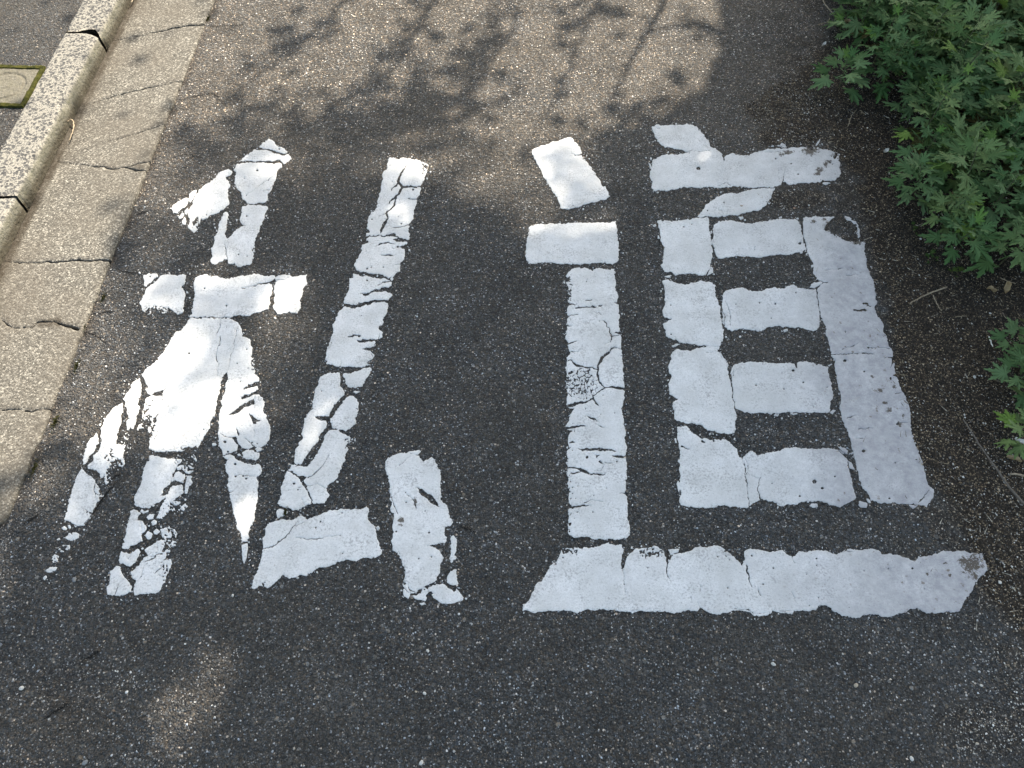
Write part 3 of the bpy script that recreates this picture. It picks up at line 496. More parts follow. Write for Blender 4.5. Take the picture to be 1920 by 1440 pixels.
# hairlines and open cracks: (points, widths in photo pixels)
CUTS = [
 (A((1470,470),(1320,575),(1180,680)), (.5,.8,.3)), (A((960,1150),(985,1210),(990,1310)), (.3,1.6,1)), (A((1110,968),(1180,972)), (2.2,.6)), (A((1350,625),(1420,610)), (.8,.3)),
 (B((1130,325),(1250,300),(1330,280)), (.4,1,2.5)), (B((1480,245),(1560,232),(1600,215)), (1.5,1.2,.3)), (B((1330,282),(1450,250)), (2,1)),
 (B((930,640),(925,680),(890,760),(885,810)), (.8,.5,1.6,.3)), (B((915,800),(912,880),(880,930),(885,1010),(900,1080),(890,1190)), (1.4,1.2,.5,1.8,1.0,.3)), (B((1100,700),(1050,900),(1000,1110)), (.2,.5,.4)),
 (B((520,820),(470,960),(400,1200),(350,1400)), (.2,.4,.4,.3)), (Cc((1125,198),(1170,188),(1205,185)), (.6,2.6,2.2)),
 (Cc((850,290),(920,280),(970,255)), (2,.8,1.6)), (Cc((740,580),(790,575)), (1.5,.8)), (Cc((840,330),(865,322)), (1.6,.5)), (Cc((850,400),(890,410)), (1.5,.4)), (Cc((855,470),(895,460)), (1.5,.4)),
 (E((360,418),(450,375),(520,325),(600,290),(620,255)), (.6,7,8.5,8,.8)), (E((500,258),(560,240)), (3,2)),
 (E((570,395),(600,450),(620,480)), (1.5,6,10)), (E((620,478),(685,463)), (8,1)), (E((430,545),(462,600),(465,620)), (.8,4,1)), (E((280,605),(370,635),(400,640),(450,695)), (.4,1,1.5,5)),
 (E((610,510),(620,640)), (.3,.5)), (E((530,650),(600,710),(620,740)), (.5,1.2,1.5)), (E((440,1020),(520,1022),(660,1022)), (.4,1.2,1)), (E((360,1190),(395,1188),(430,1165)), (2.6,1.4,.3)), (E((340,870),(380,850)), (1.6,.6)),
 (D((915,1105),(860,1180),(825,1262)), (.4,1.3,1)), (D((1150,930),(1105,1010),(1100,1050),(1050,1130)), (.4,.8,.8,.3)), (D((1230,1040),(1270,1000),(1320,965)), (.5,2,1.6)), (D((1090,520),(1095,600)), (.4,1.0)), (D((1110,930),(1180,900),(1230,870)), (.8,2,3)),
 (D((1180,870),(1300,840)), (.6,2)), (D((1240,750),(1260,820)), (.8,.6)), (D((975,850),(960,900)), (.8,.3)), (D((1285,265),(1340,190),(1360,170)), (1,5,4)), (D((1360,170),(1430,135),(1500,145)), (5,7,1)),
 (D((640,150),(625,200),(630,300)), (1.8,1.6,.4)),
 (Fw((1170,190),(1110,280),(1075,350),(1075,400),(1120,445)), (.6,4,6,6,5)), (Fw((1120,445),(1220,440),(1300,460),(1335,448)), (4,3.2,2.6,2.4)), (Fw((1110,460),(1080,520),(1020,575),(960,620),(930,660)), (4.5,4.5,3.6,2.6,.3)), (Fw((1060,415),(1020,460),(975,495)), (4,2.4,.4)),
 (Fw((1040,580),(1020,650),(970,720),(925,770)), (2.6,3.4,2.6,3)), (Fw((925,770),(940,830),(890,900),(865,960),(850,1005)), (3,4,6,5,1.2)), (Fw((820,795),(870,785),(925,768)), (.3,.8,2)), (Fw((1170,597),(1220,594),(1285,600)), (1.2,2.4,1.6)),
 (Fw((985,930),(1060,928),(1120,918),(1205,905)), (.4,2.6,1.4,1.6)), (Fw((1130,985),(1195,970)), (.4,1.6)), (Fw((770,1160),(850,1130),(930,1113),(1035,1130)), (.5,2.6,2.8,.3)), (Fw((860,1268),(920,1262),(1025,1276)), (.8,3,.3)),
 (Fw((990,1175),(1020,1195),(1060,1175)), (.3,1,.8)), (Fw((600,1245),(700,1248)), (.8,.3)), (Fw((675,1180),(680,1230)), (.5,.5)), (Fw((960,610),(1020,600)), (.3,.5)), (Fw((1010,1075),(1100,1070),(1170,1085)), (2,5,3)), (Fw((1060,1170),(1130,1160)), (1,2.4)), (Fw((1030,1380),(1085,1372)), (.6,1.8)),
 (Gw((940,215),(1000,190),(1115,172)), (1.2,2,3)), (Gw((585,835),(640,828),(730,825)), (1,4.4,3.6)), (Gw((800,350),(790,375)), (1.4,.3)), (Gw((945,870),(960,800)), (1.8,.5)), (Gw((385,900),(355,990)), (.6,.3)), (Gw((490,1200),(500,1150)), (.4,.6)), (Gw((870,1040),(875,1080)), (1.2,.8)),
 (E((1365,815),(1310,920),(1230,1000),(1160,1050)), (.3,1.2,2.2,1.6)), (E((1150,1130),(1250,1110),(1340,1150)), (.2,.6,1)), (E((1060,1150),(1090,1135)), (1,1.6)), (E((1090,1255),(1130,1325)), (.3,1)), (E((1050,915),(1030,935)), (1,.5)), (E((1560,655),(1520,665)), (2,.6)), (E((1570,690),(1520,680)), (1.6,.6)), (E((1530,740),(1545,700)), (2,.8)),
 (E((1660,355),(1630,352)), (2.2,1)), (E((1635,440),(1640,460)), (3,2)),
 (H((500,655),(440,730),(370,800),(290,855),(215,880)), (.8,1.2,2,2,.8)), (H((470,700),(560,655)), (.4,.8)), (H((480,790),(620,798),(700,785),(830,770)), (.3,1.6,1,.3)), (H((1375,150),(1290,230)), (.6,.3)), (H((1340,445),(1400,480),(1420,560)), (.4,1.2,.4)),
 (H((1215,430),(1250,540),(1270,600)), (.8,1.4,1)), (H((1350,1150),(1370,1200),(1420,1225)), (1,1.4,1)), (H((1275,880),(1295,920)), (1,.8)), (H((1310,1160),(1360,1220)), (1,1.2)), (H((225,1140),(228,1170)), (1.5,1)), (H((420,260),(530,330)), (1.2,4)),
 (H((1425,395),(1470,430),(1530,475),(1565,510),(1600,545)), (.6,8,12,8,.4)),
 (I((590,305),(640,330),(690,325)), (.4,1.4,2.2)), (I((690,360),(740,395)), (.4,.8)), (I((545,850),(590,830),(650,840)), (.7,.7,.5)),
 (J((100,80),(180,110)), (.5,.6)), (J((410,325),(465,300)), (.7,.4)), (J((470,320),(620,313)), (.4,.3)), (J((700,620),(760,602),(820,615)), (.5,.7,.7)), (J((1050,325),(1150,322),(1230,322),(1280,300)), (.4,.8,.8,.3)), (J((1295,510),(1290,590)), (.3,.7)), (J((1240,480),(1255,590)), (.3,.3)), (J((535,885),(610,890)), (.4,1)), (J((700,845),(740,850)), (.5,.4)),
 (N((462,712),(610,722)), (1.3,.5)), (N((500,780),(620,760)), (.4,.6)), (N((600,755),(640,830),(680,870)), (.8,.6,.8)), (N((150,270),(152,300)), (.5,.4)),
 (N((660,290),(700,380),(712,440),(715,530)), (.8,1,.8,1.2)), (N((640,372),(662,450),(665,520)), (1.2,1.4,1)), (N((655,430),(670,425)), (1,.6)), (N((1340,210),(1470,208)), (.8,.5)), (N((735,985),(750,930)), (1,.6)), (N((755,1280),(825,1315)), (1,1.2)), (N((1300,880),(1318,915)), (3,1)), (N((1700,765),(1860,700)), (.2,.2)),
 (N((1620,790),(1740,790),(1860,785)), (.9,.9,.4)), (N((1760,1360),(1850,1350)), (1,.3)),
 (O((705,800),(690,880),(700,950)), (.6,1.6,2.6)), (O((610,690),(625,740),(610,800)), (.6,1.2,.5)), (O((640,795),(690,820)), (.5,.4)), (O((195,605),(245,632)), (3.4,1)), (O((330,575),(345,585)), (4,2.5)), (O((1300,15),(1430,15)), (.6,.8)), (O((1720,970),(1785,888)), (.7,1)), (O((1350,865),(1400,930),(1415,965)), (1,1.2,1)),
 (O((1200,610),(1240,650),(1265,680)), (1.2,1.2,1)), (O((1310,560),(1370,555)), (.8,.3)), (O((1330,500),(1430,490)), (.6,.3)), (O((1250,430),(1310,415)), (.7,.2)), (O((1600,455),(1660,450)), (1.2,.6)), (O((1540,110),(1570,40)), (.2,.6)), (O((1560,40),(1500,38)), (1.2,.3)), (O((1570,270),(1610,262)), (1.4,1)), (O((930,75),(940,105)), (2,1.2)),
 (P((510,612),(640,598)), (.4,.3)), (P((380,1320),(560,1322),(750,1310)), (.4,.9,.3)), (P((700,1265),(800,1262),(910,1265)), (.3,.9,1.4)), (P((240,650),(320,672),(345,668)), (1.6,1.8,.3)), (P((690,880),(760,890)), (.5,1.2)), (P((580,925),(690,925)), (.3,.3)), (P((770,1155),(860,1150)), (.3,1.2)), (P((310,560),(480,555)), (.2,.4)),
 (L((275,240),(340,240),(390,300),(480,310),(600,325),(660,350)), (2,2.6,5,3.4,2.6,1.6)), (L((660,350),(670,290),(710,200),(780,150),(830,95),(950,92)), (2,4,6,4,1.6,1.6)), (L((660,350),(650,390),(670,480),(745,560)), (3,4,2.6,2.6)),
 (L((745,565),(830,558),(900,575),(985,585)), (2.6,3.4,5,6)), (L((745,565),(660,620),(600,660),(600,715)), (2,2,2,2.4)), (L((600,712),(480,742),(380,762),(260,800)), (2,4,6,5)), (L((600,705),(640,745),(685,800)), (2,2.6,.4)), (L((510,905),(600,940),(665,985)), (.4,3.6,.4)), (L((640,1020),(690,1040),(735,1058)), (.3,2,.3)),
 (L((265,1060),(400,1045),(480,1030),(520,1045)), (5,3.6,3,.4)), (L((310,1235),(350,1228),(395,1245)), (2,4,1)), (L((405,1305),(480,1328),(640,1320),(800,1320),(905,1350)), (.6,5,5.5,4.4,.3)), (L((840,1410),(890,1412),(1010,1405)), (2,5,4)), (L((905,180),(960,182)), (.8,1.6)), (L((1000,1330),(950,1345)), (1,.4)), (L((330,125),(440,130)), (2,.3)), (L((350,375),(310,400)), (3,2)), (L((390,1080),(380,1110)), (1.4,.6)),
 (K((380,710),(460,705),(545,715)), (2.6,2.4,.4)), (K((520,765),(590,745),(680,750),(790,742)), (2.4,3.4,1.4,1.4)), (K((790,730),(850,755)), (3.2,2)), (K((880,735),(920,745),(960,722)), (1,3.4,1.4)), (K((400,900),(490,882),(560,875)), (3,2,.3)), (K((390,1065),(450,1070)), (2.4,.4)), (K((390,1345),(500,1310),(550,1305)), (3.4,2,.3)),
 (K((960,970),(1020,1020),(1030,1080),(1070,1115),(1080,1190),(1115,1240),(1085,1330)), (1.2,1.8,1,1.6,2.2,2.4,1.2)), (K((1115,1240),(1160,1235),(1215,1212)), (2,1.2,1)), (K((1150,1190),(1200,1172),(1250,1160)), (.6,2,2.6)), (K((655,655),(700,645),(770,640)), (.4,2.4,2.2)), (K((895,825),(930,885)), (1.8,.3)), (K((850,850),(890,845)), (.5,.6)), (K((415,930),(425,990)), (1,.5)), (K((690,340),(700,310)), (1.4,.8)), (K((640,1000),(670,1000)), (.8,1)), (K((900,980),(945,982)), (1.4,1)), (K((1090,1420),(1150,1415),(1250,1430)), (1,1.4,1.4)), (K((1080,1330),(990,1365)), (.8,.2)), (K((430,370),(470,385)), (2.4,1)), (K((420,470),(440,520)), (2,1)),
 (M((290,370),(400,370),(450,390),(500,405),(560,440),(690,445),(740,450)), (2.6,3,6,6,2.6,3,.3)), (M((330,435),(400,430),(440,410)), (1.4,2.6,2)), (M((300,485),(330,480)), (2,.6)), (M((350,850),(430,845),(500,830),(570,845)), (5,4,3.6,.4)), (M((500,790),(530,780),(620,765)), (2,1.4,.2)), (M((650,778),(720,785)), (1,.2)), (M((930,678),(985,682)), (.6,1.8)), (M((645,245),(655,230),(690,212)), (3.6,2.4,.6)), (M((680,295),(730,330)), (3.6,.5)), (M((620,410),(700,390),(740,340)), (.3,.5,.3)), (M((750,308),(840,310)), (.3,.4)), (M((1000,860),(1010,920)), (1,.5)), (M((650,230),(600,205)), (2,.3)),
 (Q((868,270),(872,300),(880,380),(885,480)), (1.5,.7,.4,.2)), (Q((1215,235),(1213,300),(1222,330),(1232,362)), (2.4,2.2,1.6,.8)), (Q((1830,245),(1845,330),(1875,420)), (.8,2,.4)), (Q((1470,420),(1475,450)), (.4,.4)), (Q((1540,260),(1535,300)), (.4,.4)), (Q((1390,490),(1395,520)), (.4,.3)), (Q((1450,540),(1470,590)), (.3,.6)), (Q((1730,595),(1850,600),(1890,625)), (.8,.8,.4)),
 (Rr((0,262),(15,330),(38,418)), (1,1.2,.3)), (Rr((85,430),(100,470),(115,502)), (.6,1.6,.3)), (Rr((350,185),(352,205),(372,235)), (1.4,.8,.3)), (Rr((345,460),(370,520)), (.2,.5)), (Rr((700,165),(760,145),(820,140)), (.8,.7,.3)), (Rr((0,600),(60,625),(150,625)), (.5,.8,.4)), (Rr((250,612),(340,610)), (.5,.8)), (Rr((560,575),(555,605)), (.9,.8)), (Rr((1380,435),(1375,450)), (.5,.4)),
]
# little pits where an air bubble or a stone has gone: (x, y, radius px)
PITS = [(*A(q)[0], r) for q, r in (((1290,420),2.2),((1510,205),1.8),((1185,878),1.7),((1105,1265),1.5),((1190,1280),1.4),((785,875),1.3),((1160,500),1))] \
 + [(*B(q)[0], r) for q, r in (((765,325),1.8),((985,498),1.9),((610,975),2.2),((1185,930),1.6),((1090,1073),1.8),((1200,1120),1.2),((225,212),1.6),((985,715),1))] \
 + [(*Fw(q)[0], r) for q, r in (((1245,483),2.2),((750,835),1.6),((1100,888),1.7),((1060,1160),2.4),((740,1412),1.6),((995,388),1.1),((965,192),1),((1065,803),1),((885,1410),1.4),((695,1425),1.8))] \
 + [(*Gw(q)[0], r) for q, r in (((820,165),2.0),((750,585),1),((820,22),2))] \
 + [(*E(q)[0], r) for q, r in (((330,683),3),((360,783),2.2),((430,905),2.6),((435,1030),2.2),((510,1025),1.8),((540,1052),2.3),((1020,1105),2.4),((1060,1165),1.8),((1295,175),1.4),((600,690),1.6),((650,703),1.4),((118,562),1.6),((965,1168),1.2))] \
 + [(*H(q)[0], r) for q, r in (((672,660),1.8),((635,708),1.9),((845,908),1.4),((1520,745),2),((1540,935),1.8),((1440,950),1.6),((1342,510),1.6),((1265,738),2),((1338,432),1.3),((1330,1145),2.6),((1490,578),1.2),((840,592),1.4),((1485,1190),1.5))] \
 + [(*J(q)[0], r) for q, r in (((522,470),3.6),((392,992),1.7),((463,970),1.3),((1420,520),2),((1355,425),1.3),((1708,408),2),((1730,425),1.4),((605,848),1.6),((752,775),1.6),((1218,380),1.6),((1435,1140),3),((1027,1178),1),((1027,1196),1),((310,95),1))] \
 + [(*N(q)[0], r) for q, r in (((978,327),1.6),((1120,338),1.8),((1085,465),1.3),((945,1070),1.9),((1197,1105),1.6),((1370,1045),1.7),((1280,937),3),((1180,958),1.1),((1305,237),1.7),((1585,1090),1.3),((180,350),1.4),((765,342),1.1),((183,610),1.8),((1462,1268),1.3),((1750,592),1.7),((1745,850),3.2),((1008,878),1.2))] \
 + [(*O(q)[0], r) for q, r in (((403,575),2.2),((1050,838),4.2),((1100,880),2.6),((955,930),2),((1365,640),3.4),((1180,805),1.6),((777,848),1.4),((1370,128),2),((1585,465),2.4),((1530,945),2),((1570,715),1.6),((1110,785),1))] \
 + [(*M(q)[0], r) for q, r in (((530,240),2.8),((893,295),1.6),((350,610),1.3),((350,685),1.3),((415,592),1.1),((600,913),1.6),((410,912),1.3),((390,745),1.1),((350,155),1.2),((325,120),1.2),((610,712),1),((372,990),1),((765,620),1))] \
 + [(*Q(q)[0], r) for q, r in (((1686,430),1.7),((1607,187),1.6),((343,236),1.8),((400,187),1.6),((1875,177),1.8),((405,150),1.6),((435,130),1.4),((480,118),1.6),((1022,178),1.8),((1110,165),1.8),((1145,180),1.6),((1080,150),1.3),((1060,272),1.2))] \
 + [(*Rr(q)[0], r) for q, r in (((207,273),1.9),((543,200),1.8),((545,253),1.4),((37,177),1.9),((127,400),1.5),((1290,280),1.5),((915,297),1.3),((1105,280),1.4),((558,507),1.2),((465,323),1.1),((488,568),1.4))] \
 + [(*L(q)[0], r) for q, r in (((865,875),1.4),((697,890),1.2),((725,660),1.1),((355,1003),1.1),((510,825),1.2))]
# worn places where only the crests of the aggregate still hold paint: centre, radii, angle, strength
WEAR = [(*A((690,960))[0], 15, 13, .3, .62), (*B((300,560))[0], 36, 10, 0, .72), (*A((1255,1230))[0], 5, 18, 0, .45), (*Cc((1040,500))[0], 22, 40, .1, .62), (*Cc((960,620))[0], 30, 16, 0, .85), (*Cc((1050,330))[0], 14, 22, 0, .35),
 (*Cc((720,980))[0], 20, 30, .3, .72), (*Cc((680,860))[0], 14, 20, 0, .5), (*Cc((860,720))[0], 12, 12, 0, .75), (*Cc((1460,900))[0], 22, 22, 0, .66), (*Cc((1340,1360))[0], 20, 14, 0, .55), (*D((1440,420))[0], 24, 18, 0, .66), (*D((1380,680))[0], 18, 22, 0, .62),
 (*D((1340,1050))[0], 12, 28, -.2, .48), (*D((1340,850))[0], 14, 16, 0, .42), (*D((310,795))[0], 16, 10, 0, .62), (*D((700,260))[0], 10, 16, 0, .6), (*D((570,430))[0], 8, 8, 0, .6), (*D((235,900))[0], 10, 14, 0, .45), (*D((410,670))[0], 16, 12, 0, .3), (*D((200,1000))[0], 14, 10, 0, .35),
 (*Fw((1390,230))[0], 7, 16, 0, .6), (*B((1245,1050))[0], 5, 24, 0, .55), (*B((1180,1280))[0], 14, 10, 0, .4), (*J((1240,225))[0], 12, 18, 0, .40), (*Q((450,135))[0], 22, 9, 0, .52), (*Q((1090,150))[0], 28, 11, 0, .55), (*Q((1690,150))[0], 16, 14, .5, .5),
 (*P((620,310))[0], 16, 7, 0, .5), (*P((420,230))[0], 20, 10, .5, .5), (*P((600,160))[0], 12, 22, 0, .5), (*H((225,1150))[0], 9, 6, 0, .5), (*E((1560,700))[0], 6, 12, 0, .5), (*J((1530,275))[0], 12, 6, 0, .6), (*J((1750,330))[0], 14, 8, 0, .42), (*M((310,900))[0], 6, 60, 0, .42), (*K((410,500))[0], 6, 60, 0, .45), (*Cc((1440,760))[0], 26, 5, 0, .5)]
CRACKLE = [(*L((450,510))[0], 42, 34, 0, 1.0)]

def cellular(x, y, s, seed):
    """distance to the nearest border between jittered cells (in units of s) and the cell's own random number"""
    gx = np.floor(x / s).astype(np.int64); gy = np.floor(y / s).astype(np.int64)
    d1 = np.full(x.shape, 1e9); d2 = d1.copy(); cid = np.zeros(x.shape)
    for j in (-1, 0, 1):
        for i in (-1, 0, 1):
            cx = gx + i; cy = gy + j
            px = (cx + hash2(cx, cy, seed)) * s; py = (cy + hash2(cx, cy, seed + 5)) * s
            d = np.hypot(x - px, y - py)
            nw = d < d1
            d2 = np.where(nw, d1, np.minimum(d2, d)); cid = np.where(nw, hash2(cx, cy, seed + 9), cid); d1 = np.where(nw, d, d1)
    return (d2 - d1) / s, cid

def stroke_field(polys, rough=1.15, crumbs=True):
    xs = [p[0] for q in polys for p in q]; ys = [p[1] for q in polys for p in q]
    x0, x1, y0, y1 = int(min(xs)) - 12, int(max(xs)) + 13, int(min(ys)) - 12, int(max(ys)) + 13
    st = 1.0
    gx = np.arange(x0, x1, st); gy = np.arange(y0, y1, st)
    X, Y = np.meshgrid(gx, gy)
    WX = X + (vnoise(X, Y, 9, 21) - .5) * 3.0 + (vnoise(X, Y, 3.5, 22) - .5) * 2.2
    WY = Y + (vnoise(X, Y, 9, 23) - .5) * 3.0 + (vnoise(X, Y, 3.5, 24) - .5) * 2.2
    f = np.full(X.shape, -50.0)
    for q in polys:
        qa = np.array(q); m = 12
        a, b = max(0, int(qa[:, 1].min() - m - y0)), int(qa[:, 1].max() + m - y0) + 1
        c, d = max(0, int(qa[:, 0].min() - m - x0)), int(qa[:, 0].max() + m - x0) + 1
        sx, sy = qa[:, 0].max() - qa[:, 0].min(), qa[:, 1].max() - qa[:, 1].min()
        small = min(sx, sy) < 14
        k = .35 if small else 1.0
        xx = X[a:b, c:d] * (1 - k) + WX[a:b, c:d] * k; yy = Y[a:b, c:d] * (1 - k) + WY[a:b, c:d] * k
        s = poly_sdf(xx, yy, q)
        s = s + (vnoise(X[a:b, c:d], Y[a:b, c:d], 2.6, 5) - .5) * rough * (.8 if small else 1.6)
        f[a:b, c:d] = np.maximum(f[a:b, c:d], s)
    # crumbs and flecks left along the edges
    if crumbs:
        cd_, cid = cellular(X, Y, 5.0, 77)
        near = (f < -1.5) & (f > -11)
        pres = vnoise(X, Y, 26, 31)
        sel = near & (cid > .93 - .05 * (pres > .6)) & (cd_ > .42)
        f = np.where(sel, np.maximum(f, (cd_ - .42) * 4), f)
    # worn places
    n = .6 * vnoise(X, Y, 3.4, 41) + .4 * vnoise(X, Y, 1.8, 42)
    thr = np.zeros(X.shape)
    for cx, cy, rx, ry, an, s in WEAR:
        if cx < x0 - 60 or cx > x1 + 60 or cy < y0 - 60 or cy > y1 + 60: continue
        dx, dy = X - cx, Y - cy
        u = (dx * math.cos(an) + dy * math.sin(an)) / rx; v = (-dx * math.sin(an) + dy * math.cos(an)) / ry
        thr = np.maximum(thr, s * np.clip(1.35 - np.hypot(u, v) * .9, 0, 1))
    f = np.where(thr > .05, np.minimum(f, (n - thr) * 7 + .05), f)
    for cx, cy, rx, ry, an, s in CRACKLE:
        if cx < x0 or cx > x1 or cy < y0 or cy > y1: continue
        r = np.hypot((X - cx) / rx, (Y - cy) / ry)
        cd_, cid = cellular(WX + 6 * (vnoise(X, Y, 7, 71) - .5), WY + 6 * (vnoise(X, Y, 7, 72) - .5), 8.5, 3); cd2, cid2 = cellular(WX, WY, 3.2, 4)
        g = (cd_ - .11) * 6
        g = np.minimum(g, (n - .40 + .08 * r) * 7)
        f = np.where(r < 1, np.minimum(f, g + np.clip(r - .62 - .35 * vnoise(X, Y, 9, 73), 0, 1) * 26), f)
    # cracks
    for pts, ws in CUTS:
        pa = np.array(pts)
        if pa[:, 0].max() < x0 or pa[:, 0].min() > x1 or pa[:, 1].max() < y0 or pa[:, 1].min() > y1: continue
        a, b = max(0, int(pa[:, 1].min() - 9 - y0)), min(len(gy), int(pa[:, 1].max() + 9 - y0) + 1)
        c, d = max(0, int(pa[:, 0].min() - 9 - x0)), min(len(gx), int(pa[:, 0].max() + 9 - x0) + 1)
        if b <= a or d <= c: continue
        xx = WX[a:b, c:d]; yy = WY[a:b, c:d]; sub = f[a:b, c:d]
        for i in range(len(pts) - 1):
            dd, t = seg_dist(xx, yy, *pts[i], *pts[i + 1])
            wd = ws[i] * (1 - t) + ws[i + 1] * t
            wd = np.maximum(wd * .5, .42) * (.8 + .4 * vnoise(xx, yy, 3, 8))
            sub = np.minimum(sub, (dd - wd))
        f[a:b, c:d] = sub
    for cx, cy, r in PITS:
        if x0 < cx < x1 and y0 < cy < y1:
            a, b, c, d = int(cy - 9 - y0), int(cy + 9 - y0), int(cx - 9 - x0), int(cx + 9 - x0)
            a = max(a, 0); c = max(c, 0)
            f[a:b, c:d] = np.minimum(f[a:b, c:d], np.hypot((X[a:b, c:d] - cx), (Y[a:b, c:d] - cy) * 1.15) - r * (.75 + .5 * vnoise(X[a:b, c:d], Y[a:b, c:d], 2, 61)))
    return X, Y, f

def inlay(name, X, Y, f, to_ground, zfun, depth, attrs=None, edge=1.3, drop=.5):
    """marching squares: top sheet + side walls of everything where f > 0"""
    f = np.where(np.abs(f) < 1e-3, 1e-3, f)
    f[0, :] = f[-1, :] = -1; f[:, 0] = f[:, -1] = -1
    H_, W_ = f.shape
    ins = f > 0
    idx = -np.ones(f.shape, np.int64); idx[ins] = np.arange(ins.sum())
    VX = [X[ins]]; VY = [Y[ins]]; VF = [f[ins]]; n = int(ins.sum())
    hx = np.zeros(f.shape, bool); hx[:, :-1] = ins[:, :-1] != ins[:, 1:]
    eh = -np.ones(f.shape, np.int64); eh[hx] = n + np.arange(hx.sum()); n += int(hx.sum())
    j, i = np.nonzero(hx); t = f[j, i] / (f[j, i] - f[j, i + 1])
    VX.append(X[j, i] + t * (X[j, i + 1] - X[j, i])); VY.append(Y[j, i]); VF.append(np.zeros(len(j)))
    vx = np.zeros(f.shape, bool); vx[:-1, :] = ins[:-1, :] != ins[1:, :]
    ev = -np.ones(f.shape, np.int64); ev[vx] = n + np.arange(vx.sum()); n += int(vx.sum())
    j, i = np.nonzero(vx); t = f[j, i] / (f[j, i] - f[j + 1, i])
    VX.append(X[j, i]); VY.append(Y[j, i] + t * (Y[j + 1, i] - Y[j, i])); VF.append(np.zeros(len(j)))
    VX = np.concatenate(VX); VY = np.concatenate(VY); VF = np.concatenate(VF)
    a = ins[:-1, :-1]; b = ins[:-1, 1:]; c = ins[1:, 1:]; d = ins[1:, :-1]
    code = a * 1 + b * 2 + c * 4 + d * 8
    J_, I_ = np.nonzero(code == 15)
    quads = np.stack([idx[J_, I_], idx[J_ + 1, I_], idx[J_ + 1, I_ + 1], idx[J_, I_ + 1]], 1)
    FN = []; segs = []
    # corners a(0,0) b(0,1) c(1,1) d(1,0); edges: T between a,b; R between b,c; Bt between d,c; Lf between a,d
    TAB = {1: [('a', 'L', 'T')], 2: [('b', 'T', 'R')], 4: [('c', 'R', 'B')], 8: [('d', 'B', 'L')], 3: [('a', 'L', 'R', 'b')], 6: [('b', 'T', 'B', 'c')],
           12: [('c', 'R', 'L', 'd')], 9: [('d', 'B', 'T', 'a')], 7: [('a', 'L', 'B', 'c', 'b')], 14: [('b', 'T', 'L', 'd', 'c')], 13: [('c', 'R', 'T', 'a', 'd')], 11: [('d', 'B', 'R', 'b', 'a')],
           5: [('a', 'L', 'T'), ('c', 'R', 'B')], 10: [('b', 'T', 'R'), ('d', 'B', 'L')]}
    JJ, II = np.nonzero((code > 0) & (code < 15))
    for jj, ii in zip(JJ.tolist(), II.tolist()):
        g = {'a': idx[jj, ii], 'b': idx[jj, ii + 1], 'c': idx[jj + 1, ii + 1], 'd': idx[jj + 1, ii], 'T': eh[jj, ii], 'B': eh[jj + 1, ii], 'L': ev[jj, ii], 'R': ev[jj, ii + 1]}
        for poly in TAB[int(code[jj, ii])]:
            FN.append([int(g[k]) for k in poly])
            up = [k for k in poly if k in 'TBLR']
            segs.append((int(g[up[0]]), int(g[up[1]])))
    gx, gy = to_ground(VX, VY)
    z = zfun(gx, gy)
    zt = z + depth * (1 - drop * np.exp(-np.maximum(VF, 0) / edge))
    V = np.stack([gx, gy, zt], 1)
    sg = np.array(segs, np.int64)
    used = np.unique(sg); mp = -np.ones(n, np.int64); mp[used] = n + np.arange(len(used))
    Vb = V[used].copy(); Vb[:, 2] = z[used] - .004
    V = np.concatenate([V, Vb])
    walls = np.stack([sg[:, 1], sg[:, 0], mp[sg[:, 0]], mp[sg[:, 1]]], 1)
    me = mesh_from(name, V, np.concatenate([quads, walls]), None, FN)
    if attrs:
        for k, fn in attrs.items(): fattr(me, k, fn(V[:, 0], V[:, 1]))
    return me
def dirt_shade_fn(x, y):
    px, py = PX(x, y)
    d = sstep(1250, 1760, px) * .62 + sstep(1500, 1560, px) * sstep(380, 480, py) * sstep(1010, 960, py) * .38 + .06  # grime mixed with painted shade, deepest over the right-hand strokes
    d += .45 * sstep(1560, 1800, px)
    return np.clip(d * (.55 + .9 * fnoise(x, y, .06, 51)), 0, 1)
CRUST = [(*Rr(q)[0], rx, ry, a) for q, rx, ry, a in (((1755,250),18,20,.9),((1690,220),10,8,0),((1780,340),6,8,0),((1580,335),3,3,0),((1405,325),3,3,0),((1540,240),4,2,0))] \
 + [(*J(q)[0], rx, ry, a) for q, rx, ry, a in (((1530,305),15,9,0),((1615,485),9,6,-.3),((1668,430),4,8,.3),((1330,325),11,4,0),((1270,345),5,3,0),((1760,340),8,4,0),((1590,520),6,3,0),((1700,405),5,3,0))] \
 + [(*P(q)[0], rx, ry, a) for q, rx, ry, a in (((370,170),12,10,.6),((470,250),14,6,.5),((600,315),9,4,0),((215,130),5,4,0),((310,110),4,3,0))] \
 + [(*O(q)[0], rx, ry, a) for q, rx, ry, a in (((1600,465),5,5,0),((1470,250),7,5,0),((1530,380),5,5,0),((1500,330),5,3,0),((1560,230),4,4,0),((1420,160),4,3,0),((1620,410),4,3,0),((1050,838),4,3,0))] \
 + [(*H(q)[0], rx, ry, a) for q, rx, ry, a in (((1300,650),6,5,0),((1415,510),3,9,0),((1300,690),5,3,0))]
def crust_fn(x, y):
    px, py = PX(x, y); v = np.zeros(px.shape)
    for cx, cy, rx, ry, an in CRUST:
        dx, dy = px - cx, py - cy; u = (dx * math.cos(an) + dy * math.sin(an)) / rx; w_ = (-dx * math.sin(an) + dy * math.cos(an)) / ry
        v = np.maximum(v, np.clip(1.25 - .75 * np.hypot(u, w_), 0, 1))
    return v * .95
